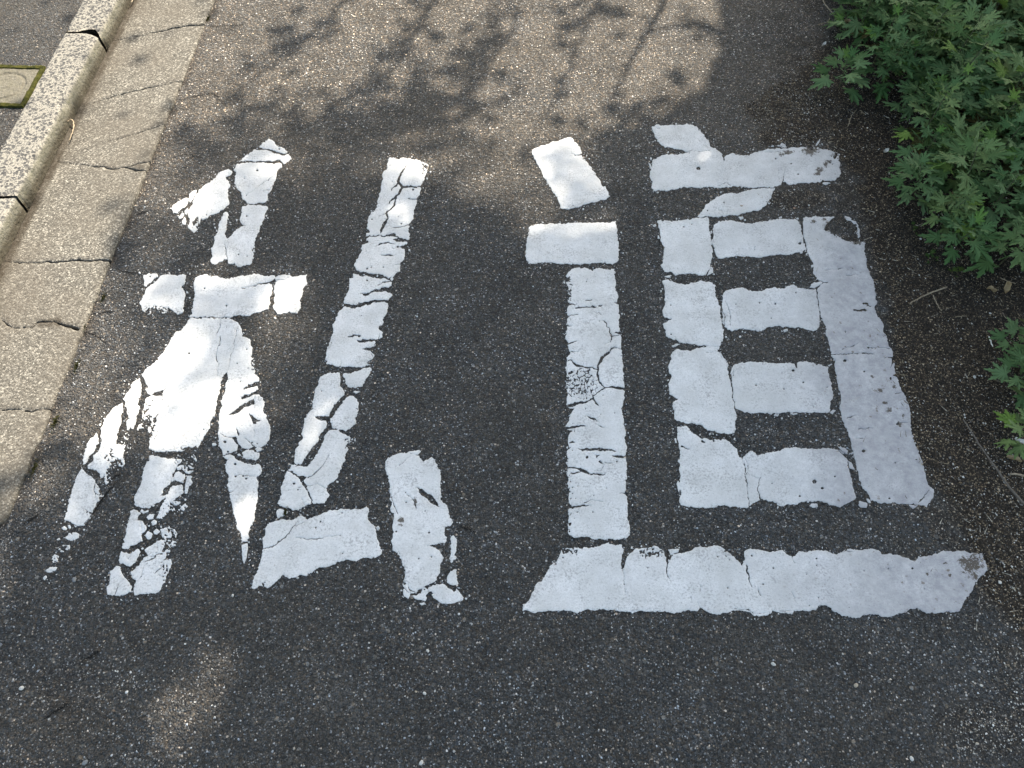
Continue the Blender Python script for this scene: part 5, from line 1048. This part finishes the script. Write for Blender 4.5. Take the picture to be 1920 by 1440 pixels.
dead_leaf(1910, 829, .022, .011, -.7, 'grey white scrap under the lowest leaves at the right edge', M_PALE, 9, .012, .8)
dead_leaf(1900, 862, .030, .012, -.4, 'brown broken leaf at the right edge above the stalk', M_DEAD, 10, .008, .8)
dead_leaf(1793, 368, .030, .014, -.6, 'dull brown leaf tucked under the plants\' lower edge', M_DEAD, 11, .012, .8)
dead_leaf(1858, 545, .022, .012, -.4, 'dark brown curled leaf left of the torn pale leaf', M_DEAD, 12, .008, .9)

def moss_tuft(px, py, size, label, seed):
    rng = np.random.default_rng(seed); x, y = G(px, py)
    V = []; F = []
    for k in range(150):
        r = abs(rng.normal(0, .45)) * size; a = rng.uniform(0, 6.28); bx, by = r * math.cos(a) * .45, r * math.sin(a) * 1.5
        h = rng.uniform(.002, .005); w_ = rng.uniform(.0006, .0014); d = rng.uniform(0, 3.14); lx, ly = rng.normal(0, .002, 2)
        i = len(V); V += [(bx - w_ * math.cos(d), by - w_ * math.sin(d), 0), (bx + w_ * math.cos(d), by + w_ * math.sin(d), 0), (bx + lx, by + ly, h)]; F.append((i, i + 1, i + 2))
    me = mesh_from('moss_tuft', V, None, F)
    link('moss_tuft', me, M_MOSS, label=label, cat='moss', loc=(x, y, .004))
for k, a in enumerate([(146, 688, .020, 'bright moss tuft on the gutter edge between the last two wide cracks'), (106, 792, .018, 'moss tuft on the gutter edge just below the lowest hairline crack'), (195, 560, .014, 'faint moss tuft on the gutter edge above the open crack'),
                        (158, 618, .010, 'moss tuft where the open gutter crack meets the asphalt'), (391, 38, .014, 'moss tuft at the top end of the gutter edge'), (66, 880, .018, 'dark moss tuft on the gutter edge where the shade begins'),
                        (536, 962, .008, 'green speck of moss between the long slash and the bottom bar')]):
    moss_tuft(*a, seed=k)

# --- cracks that run on from the paint and the gutter into the asphalt
CR_M = simple('crack_dark', (.004, .004, .004), (.012, .011, .010), 300, 1, .001)
def road_crack(pts, w0, seed):
    rng = np.random.default_rng(seed); q = [(*G(a, b), 0) for a, b in pts]; q = bend(q, 14, .0016, seed); V = []; F = []
    for k, p in enumerate(q):
        t = q[min(k + 1, len(q) - 1)] - q[max(k - 1, 0)]; nrm = np.array((-t[1], t[0])) / (math.hypot(t[0], t[1]) + 1e-9)
        w_ = w0 * (.15 + math.sin(math.pi * (k + .5) / len(q)) ** .6) * rng.uniform(.25, 1.1)
        z = float(und(np.array([p[0]]), np.array([p[1]]))[0]) + .0016
        V += [(p[0] - nrm[0] * w_, p[1] - nrm[1] * w_, z), (p[0] + nrm[0] * w_, p[1] + nrm[1] * w_, z)]
        if k: F.append((2 * k - 2, 2 * k - 1, 2 * k + 1, 2 * k))
    me = mesh_from('road_crack', V, F); link('road_crack', me, CR_M, kind='structure')
for k, (pts_, w_) in enumerate([([(336, 187), (370, 180), (400, 176), (412, 190)], .0016), ([(390, 52), (430, 50), (470, 46)], .0014), ([(316, 300), (345, 290), (380, 296)], .0012), ([(258, 402), (270, 398), (276, 396)], .0022), ([(222, 508), (250, 513), (262, 512)], .0014),
        ([(156, 622), (180, 630), (200, 645)], .0014), ([(184, 590), (200, 586), (216, 584)], .0020), ([(200, 912), (215, 895), (232, 888)], .0022), ([(158, 985), (180, 955), (200, 925), (228, 898)], .0020), ([(725, 16), (750, 16), (772, 14)], .0012), ([(1232, 450), (1240, 462)], .0012), ([(44, 985), (60, 975), (72, 968)], .0020),
        ([(860, 985), (875, 990), (890, 1000)], .0012), ([(152, 1240), (170, 1230), (186, 1222)], .0018), ([(85, 1348), (110, 1330), (128, 1320)], .0022)]):
    road_crack(pts_, w_, 500 + k)
# --- fine litter: bits of dry stalk and leaf on the soil
rng = np.random.default_rng(41); V = []; F = []; T = []
while len(F) < 900 * 2:
    a, b = rng.uniform(1380, 2000), rng.uniform(-60, 1440); x, y = G(a, b)
    if rng.uniform() > soil_fn(np.array([x]), np.array([y]))[0] * .9: continue
    L_ = rng.uniform(.003, .014) * rng.uniform(.4, 1); w_ = rng.uniform(.0003, .0009); an = rng.uniform(0, 3.14); c, s_ = math.cos(an), math.sin(an)
    z = float(und(np.array([x]), np.array([y]))[0]) + rng.uniform(.004, .007); i = len(V)
    V += [(x - c * L_ - s_ * w_, y - s_ * L_ + c * w_, z), (x - c * L_ + s_ * w_, y - s_ * L_ - c * w_, z), (x + c * L_, y + s_ * L_, z + rng.uniform(-.001, .002)), (x, y, z - w_ * 1.5)]
    F += [(i, i + 1, i + 2), (i, i + 2, i + 3)]; T += [np.array([(.34, .28, .19), (.16, .11, .07), (.50, .46, .38), (.09, .07, .05)][rng.integers(0, 4)]) * rng.uniform(.7, 1.1)] * 4
me = mesh_from('litter', V, None, F); cattr(me, 'tone', T)
link('litter', me, M_STONE, label='fine litter of dry stalk and leaf bits strewn on the soil', cat='litter', kind='stuff')

# ================================================================ mugwort plants
def leaf_outline(rng, kind):
    """star-shaped lobed outline, petiole at -x; unit length about 1"""
    lobes = [(0, .66), (40, .58), (84, .46), (126, .36), (-40, .58), (-84, .46), (-126, .36)]
    if kind == 1: lobes = [(0, .62), (45, .56), (100, .46), (-45, .56), (-100, .46)]
    pts = []
    lobes = sorted(lobes, key=lambda q: q[0]); n = len(lobes)
    for k, (a, r) in enumerate(lobes):
        a += rng.uniform(-7, 7); r *= rng.uniform(.85, 1.12); w_ = rng.uniform(12, 14.5)
        pts += [(a - w_ * .80, r * .66), (a - w_ * 1.05, r * .80), (a - w_ * .45, r * .82), (a - w_ * .3, r * .97), (a, r * 1.02), (a + w_ * .3, r * .95), (a + w_ * .5, r * .80), (a + w_ * 1.05, r * .78), (a + w_ * .80, r * .66)]
        if k < n - 1:
            b = lobes[k + 1][0]; pts.append(((a + b) / 2, r * rng.uniform(.52, .68)))
    pts += [(150, .16), (180, .08), (-150, .16)]
    return [(1.2 * r * math.cos(R(a)), .88 * r * math.sin(R(a))) for a, r in pts], lobes
def add_leaf(V, F, T, base, az, pitch, size, rng, tone, kind=0, petiole=.35):
    out, lobes = leaf_outline(rng, kind)
    ca, sa = math.cos(az), math.sin(az); cp, sp = math.cos(pitch), math.sin(pitch)
    roll = rng.normal(0, .38); cr, sr = math.cos(roll), math.sin(roll)
    droop = rng.uniform(.25, .75); fold = rng.uniform(.1, .4)
    def place(x, y):
        # x along the leaf, y across; z by droop and fold; ripple per lobe
        z = -droop * (x * x) * .5 - abs(y) * abs(y) * fold + .05 * math.sin(9 * math.atan2(y, x + .01)) * math.hypot(x, y)
        x += petiole + .40
        x, y, z = x * size, y * size, z * size
        y, z = y * cr - z * sr, y * sr + z * cr
        x, z = x * cp - z * sp, x * sp + z * cp
        return (base[0] + x * ca - y * sa, base[1] + x * sa + y * ca, base[2] + z)
    i0 = len(V); V.append(place(0, 0)); T.append(tone * 1.15)
    for x, y in out:
        # inner ring for curvature
        V.append(place(x, y)); T.append(tone * rng.uniform(.9, 1.06))
    n = len(out)
    for k in range(n): F.append((i0, i0 + 1 + k, i0 + 1 + (k + 1) % n))
    # petiole as a thin strip
    p0 = np.array(base); p1 = np.array(place(-.42, 0)); s = np.array((-sa, ca, 0)) * size * .022
    i = len(V); V += [tuple(p0 - s), tuple(p0 + s), tuple(p1 + s), tuple(p1 - s)]; T += [tone * 1.1] * 4
    F.append((i, i + 1, i + 2)); F.append((i, i + 2, i + 3))
def plant_mesh(seed, h, nleaf, size, lean=(0, 0), young=0.0):
    rng = np.random.default_rng(seed); V = []; F = []; T = []
    for k in range(nleaf):
        t = (k + .5) / nleaf; z = h * (.22 + .78 * t ** .8)
        bx, by = lean[0] * (z / h) ** 1.5, lean[1] * (z / h) ** 1.5
        az = k * 2.4 + rng.normal(0, .25); pitch = .05 + .75 * t ** 2 + rng.normal(0, .12)
        sz = size * (1.0 - .45 * t ** 2.5) * rng.uniform(.85, 1.12)
        g = rng.uniform(0, 1); tone = np.array((.078, .148, .052)) * (1 - g) + np.array((.160, .240, .112)) * g
        if rng.uniform() < .12 + young: tone = np.array((.130, .225, .055))
        if t < .2 and rng.uniform() < .05: tone = np.array((.09, .075, .03))
        add_leaf(V, F, T, (bx, by, z), az, pitch, sz, rng, tone, kind=int(rng.uniform() < .3), petiole=.45 * (1 - .6 * t))
    me = mesh_from('leaves', V, None, F); cattr(me, 'tone', np.array(T))
    st = [(lean[0] * t ** 1.5, lean[1] * t ** 1.5, h * t) for t in np.linspace(0, 1, 7)]
    sv, sf, sn = tube(st, np.linspace(.0022, .0010, 7), 6); sm = mesh_from('stem', sv, sf, None, sn); smooth(sm)
    me.materials.append(M_LEAF); sm.materials.append(M_STEM)
    return me, sm
variants = [plant_mesh(200 + k, .15 + .020 * (k % 5), 20 + (k % 4), .063 + .006 * (k % 3), (random.uniform(-.03, .03), random.uniform(-.04, .01))) for k in range(12)]
small_v = [plant_mesh(300 + k, .055 + .012 * k, 12 + k, .066, (random.uniform(-.02, .02), -.015)) for k in range(4)]
def put_plant(var, x, y, rz, sc, label, group=None, z=0):
    leaves, stem = var
    r_ = link('mugwort_plant', None, label=label, cat='plant', group=group, loc=(x, y, z))
    r_.rotation_euler = (0, 0, rz); r_.scale = (sc, sc, sc)
    a = bpy.data.objects.new('leaves', leaves); COL.objects.link(a); a.parent = r_
    b = bpy.data.objects.new('stem', stem); COL.objects.link(b); b.parent = r_
    return r_
def inside(px, py, Pg):
    c = False; n = len(Pg)
    for i in range(n):
        x0, y0 = Pg[i]; x1, y1 = Pg[(i + 1) % n]
        if (y0 > py) != (y1 > py) and px < (x1 - x0) * (py - y0) / (y1 - y0) + x0: c = not c
    return c
ZP = .11
patch = [(1570, -260), (1595, -60), (1612, 10), (1655, 85), (1690, 145), (1722, 190), (1722, 250), (1725, 320), (1768, 375), (1815, 422), (1865, 462), (2150, 455), (2200, 300), (2150, -260)]
pts = []; rp = random.Random(5); tries = 0
while tries < 9000:
    tries += 1
    x = rp.uniform(.75, 2.1); y = rp.uniform(1.2, 3.2)
    px, py = PX(np.array([x]), np.array([y]), ZP); px, py = float(px[0]), float(py[0])
    if not inside(px, py, patch): continue
    if all((x - a) ** 2 + (y - b) ** 2 > .070 ** 2 for a, b in pts): pts.append((x, y))
print('plants', len(pts))
GRP = 'mugwort plants of the dense patch along the right edge'
ORD = ['topmost', 'second from the top', 'third from the top', 'fourth from the top', 'fifth from the top', 'sixth from the top', 'seventh from the top', 'eighth from the top', 'ninth from the top', 'tenth from the top', 'eleventh from the top', 'twelfth from the top', 'thirteenth from the top', 'fourteenth from the top', 'fifteenth from the top', 'sixteenth from the top', 'seventeenth from the top', 'eighteenth from the top', 'nineteenth from the top', 'twentieth from the top', 'twenty first from the top', 'twenty second from the top', 'twenty third from the top', 'twenty fourth from the top', 'twenty fifth from the top', 'twenty sixth from the top', 'twenty seventh from the top', 'twenty eighth from the top']
info = []
for x, y in pts:
    px, py = PX(np.array([x]), np.array([y]), ZP)
    px, py = float(px[0]), float(py[0]); info.append((x, y, px, py, not inside(px - 38, py + 22, patch)))
for qx, qy in ((1592, 8), (1628, 62), (1668, 132)):
    x, y = G(qx, qy, .04); info.append((x, y, qx, qy, True))
fr = sorted([k for k in range(len(info)) if info[k][4]], key=lambda k: info[k][3])
for k, (x, y, px, py, front) in enumerate(info):
    sc = (.84 if front else 1.0) * rp.uniform(.85, 1.12)
    if k >= len(pts): sc = .5
    lab = 'leafy green mugwort plant deep within the dense patch along the right edge'
    if front:
        q = fr.index(k); lab = 'mugwort plant on the left border of the patch, ' + (ORD[q] if q < len(ORD) else 'near its low end')
    put_plant(variants[k % 12], x, y, rp.uniform(0, 6.28), sc, lab, GRP)
print('fringe', len(fr))
# the little plant standing alone, left of the patch
x, y = G(1572, 168); put_plant(plant_mesh(401, .095, 15, .064, (-.004, .01)), x, y, .4, 1.0, 'little mugwort plant standing alone on the grit left of the dense patch')
x, y = G(1572, 60); put_plant(small_v[0], x, y, 1.4, .62, 'tiny mugwort seedling at the asphalt edge above the lone plant')
# the clump cut by the right edge
for k, (px, py, v, sc, lab) in enumerate([(1905, 625, 2, .72, 'topmost mugwort plant of the clump cut off by the right edge'), (1908, 700, 3, .80, 'leafiest, leftmost mugwort plant in the middle of the clump cut by the right edge'),
                                           (1940, 660, 4, .9, 'mugwort plant of the right-edge clump, mostly outside the picture'), (1942, 745, 1, .8, 'lower mugwort plant of the right-edge clump, mostly outside the picture'), (1915, 795, 1, .8, 'lowest small mugwort plant of the clump at the right edge'), (1985, 700, 5, .95, 'mugwort plant behind the right-edge clump, outside the picture')]):
    x, y = G(px - 6, py + 26); put_plant(small_v[v] if v < 4 else variants[v], x, y, k * 1.9, sc, lab)
def seedling(px, py, sc, seed, label):
    rng = np.random.default_rng(seed); V = []; F = []; T = []
    for k in range(6):
        add_leaf(V, F, T, (rng.normal(0, .008), rng.normal(0, .008), .003 + .004 * rng.uniform()), rng.uniform(0, 6.28), .25, .016 * sc * rng.uniform(.7, 1.2), rng, np.array((.05, .085, .02)), 1, .2)
    me = mesh_from('seedling', V, None, F); cattr(me, 'tone', np.array(T)); me.materials.append(M_LEAF)
    x, y = G(px, py); link('seedling', me, label=label, cat='seedling', loc=(x, y, .004))
for k, a in enumerate([(1742, 490, 1.0, 'flat green seedling on soil below the patch, right of the box side'), (1790, 515, 1.0, 'faint green seedling between the straight twig and the patch'), (1710, 432, .8, 'tiny seedling right of the box\'s buried corner'), (1775, 385, .9, 'pale seedling under the lower fringe of the patch'), (1676, 318, .8, 'yellow-green seedling right of the long bar\'s end'), (1640, 178, .8, 'dim seedling in soil left of the patch')]):
    seedling(a[0], a[1], a[2], k + 50, a[3])

# ================================================================ the tree overhead, upstream of the light (outside the picture)
# it stands beyond the top of the picture; its leaves are placed by a light map, partly standing in for a building
LIT = [(-900, -700), (1352, -700), (1345, 0), (1352, 100), (1312, 172), (1228, 218), (1132, 264), (1105, 390), (960, 400), (885, 330), (800, 300), (700, 305), (600, 325), (500, 345), (380, 440), (470, 520), (560, 560), (540, 700), (480, 770), (330, 845), (150, 850), (60, 960), (-60, 1150), (-900, 1300)]
ADD = [(362, 1325, 46, 95, .5, .62), (300, 690, 34, 50, .4, .8), (320, 555, 26, 26, 0, .5), (430, 470, 26, 30, 0, .4), (462, 975, 22, 40, .1, .4), (312, 905, 24, 40, .3, .35), (590, 800, 18, 62, .45, .36), (1313, 297, 13, 12, 0, .5), (752, 400, 26, 16, .3, .5), (780, 330, 16, 16, 0, .5), (1055, 330, 34, 46, -.4, .22), (715, 1060, 26, 20, 0, .2), (545, 760, 14, 12, 0, .4), (80, 940, 60, 50, .3, .25), (560, 560, 16, 20, 0, .5), (560, 620, 30, 50, 0, .25), (1040, 435, 30, 10, 0, .25)]
SUB = [(400, 590, 155, 280, 0, .77), (690, 235, 210, 62, -.25, .97), (560, 190, 60, 30, -.4, .5), (860, 280, 60, 40, 0, .6), (560, 250, 90, 26, -.2, .7), (800, 235, 50, 60, .2, .7), (540, 92, 95, 16, -.55, .75), (645, 235, 60, 13, -.85, .8), (735, 100, 110, 15, -.95, .75), (865, 178, 52, 12, -.75, .7), (925, 68, 28, 22, .3, .8), (1045, 200, 100, 9, -1.35, .4), (1313, 52, 32, 17, .5, .85), (1125, 22, 70, 14, .1, .8), (1075, 52, 44, 12, -.5, .6), (950, 10, 60, 14, -.7, .6),
       (1060, 320, 70, 70, 0, .6), (340, 620, 120, 60, 0, .3), (330, 790, 60, 40, 0, .4), (400, 610, 40, 50, 0, .6), (440, 560, 70, 26, 0, .7), (480, 320, 70, 60, 0, .5), (365, 285, 58, 36, .5, .65), (430, 235, 60, 20, -.3, .5), (430, 345, 60, 30, 0, .35), (1250, 150, 30, 12, -.5, .35), (930, 310, 40, 24, 0, .3), (380, 640, 30, 26, 0, .35), (440, 560, 60, 40, 0, .55), (440, 680, 18, 30, .4, .45), (395, 740, 14, 40, .5, .4), (240, 640, 70, 50, 0, .25), (260, 420, 60, 50, 0, .3), (300, 760, 50, 24, -.4, .3), (880, 120, 60, 12, -.9, .5), (760, 30, 50, 12, -.9, .5), (520, 420, 60, 40, 0, .4), (360, 200, 40, 14, -.3, .35)]
def light_map(px, py):
    base = poly_sdf(px, py, LIT)
    l = sstep(-60, 70, base + (fnoise(px, py, 110, 191) - .5) * 120) * .93
    l = l * (1 - .38 * sstep(.50, .68, fnoise(px, py, 75, 193)) * (py < 330) * (px > 420) * (px < 920))
    l = np.where(px > 1290, sstep(-9, 12, base + (vnoise(px, py, 40, 192) - .5) * 10) * .95, l)
    for cx, cy, rx, ry, an, s in SUB:
        dx, dy = px - cx, py - cy; u = (dx * math.cos(an) + dy * math.sin(an)) / rx; v = (-dx * math.sin(an) + dy * math.cos(an)) / ry
        l = l * (1 - s * np.exp(-(u * u + v * v) ** 1.3))
    for cx, cy, rx, ry, an, s in ADD:
        dx, dy = px - cx, py - cy; u = (dx * math.cos(an) + dy * math.sin(an)) / rx; v = (-dx * math.sin(an) + dy * math.cos(an)) / ry
        l = np.maximum(l, s * np.exp(-(u * u + v * v) ** 1.3))
    return l
rng = np.random.default_rng(99)
LA = .00088                                 # mean area one leaf hides from the sun
TAU = 6.2
gx0, gx1, gy0, gy1 = -2.6, 2.9, -.9, 3.9
NL = int((gx1 - gx0) * (gy1 - gy0) * TAU / LA)
cell = math.sqrt((gx1 - gx0) * (gy1 - gy0) / NL)
gxx, gyy = np.meshgrid(np.arange(gx0, gx1, cell), np.arange(gy0, gy1, cell)); NL = gxx.size
tx = gxx.ravel() + rng.uniform(0, cell, NL); ty = gyy.ravel() + rng.uniform(0, cell, NL)
px, py = PX(tx, ty)
l = light_map(px, py)  # wanted sun and shade decide where the unseen leaves go
tau = -np.log(np.clip(l, .002, 1)); tau = np.where(l > .88, 0.02, tau)
ok = rng.uniform(0, 1, NL) < tau / TAU
tx, ty = tx[ok], ty[ok]; n = len(tx); print('crown leaves', n)
lk = l[ok]; hgt = 2.7 + 1.3 * rng.uniform(0, 1, n) + 2.6 * ((lk > .05) & (lk < .75) & (py[ok] > 250))
V0 = np.stack([tx, ty, np.zeros(n)], 1) + sun_dir[None] * (hgt / sun_dir[2])[:, None]
tree = link('broadleaf_tree', None, label='tall leafy tree beyond the top of the picture, crown shaped to cast the wanted shade', cat='tree', loc=(3.7, 7.8, 0))
tl = np.array(tree.location)
d1 = rng.normal(0, 1, (n, 3)) ; d1 /= np.linalg.norm(d1, axis=1)[:, None]; d1[:, 2] *= .5
d2 = np.cross(d1, rng.normal(0, 1, (n, 3))); d2 /= np.linalg.norm(d2, axis=1)[:, None]
s1 = rng.uniform(.028, .046, n)[:, None]; s2 = s1 * .6
q = np.stack([V0 - d1 * s1, V0 + d2 * s2, V0 + d1 * s1, V0 - d2 * s2], 1).reshape(-1, 3) - tl
me = mesh_from('shade_crown', q, np.arange(4 * n).reshape(-1, 4))
link('shade_crown', me, M_CROWN, tree)
def spath(pxs, hs):
    out = []
    for (a, b), h_ in zip(pxs, hs):
        gx_, gy_ = G(a, b); out.append(np.array((gx_, gy_, 0)) + sun_dir * h_ / sun_dir[2] - tl)
    return out
trunk_top = np.array((-.5, -1.2, 3.1))
tp = bend([(0, 0, -.05), (.05, -.05, 1.2), (-.15, -.4, 2.2), tuple(trunk_top), (-.5, -1.4, 3.7)], 6, .01, 5)
sv, sf, sn = tube(tp, np.linspace(.16, .07, len(tp)), 14); me = mesh_from('trunk', sv, sf, None, sn); smooth(me); link('trunk', me, M_BARK, tree)
for k, (pxs, h0, h1, r0, r1) in enumerate([
     ([(1290, -60), (1215, 60), (1180, 120), (1140, 185)], 2.2, 2.0, .011, .005), ([(1120, 10), (1075, 110), (1040, 180), (1000, 260)], 2.4, 2.2, .007, .003), ([(900, -60), (780, 60), (720, 150), (640, 240)], 2.4, 2.3, .011, .006),
     ([(1160, -40), (1080, 50), (1040, 70)], 2.3, 2.2, .009, .004), ([(720, -30), (610, 45), (540, 95), (470, 150)], 2.5, 2.3, .010, .005), ([(980, 20), (900, 140), (830, 210), (780, 300)], 2.4, 2.2, .008, .004), ([(1215, 60), (1290, 45), (1340, 60)], 2.2, 2.2, .007, .004),
     ([(720, 150), (640, 185), (560, 240), (440, 290)], 2.5, 2.4, .009, .005), ([(640, 60), (560, 70), (500, 60)], 2.4, 2.4, .006, .003), ([(860, 180), (900, 140), (930, 60)], 2.3, 2.3, .007, .004), ([(1180, 120), (1130, 130), (1080, 125)], 2.2, 2.2, .004, .002)]):
    hs = np.linspace(h0, h1, len(pxs)); pth = spath(pxs, hs)
    if k in (0, 2, 4): pth = [trunk_top + np.array((.02 * k, 0, 0)), (trunk_top + pth[0]) / 2 + np.array((0, 0, .25))] + pth
    bp = bend([tuple(p) for p in pth], 8, .006, 20 + k)
    rr = np.linspace(r0 * (4 if k in (0, 2, 4) else 1), r1, len(bp)) if k not in (0, 2, 4) else np.concatenate([np.linspace(.020, r0, len(bp) // 2), np.linspace(r0, r1, len(bp) - len(bp) // 2)])
    sv, sf, sn = tube(bp, rr, 7); me = mesh_from('branch', sv, sf, None, sn); smooth(me); link('branch', me, M_BARK, tree)
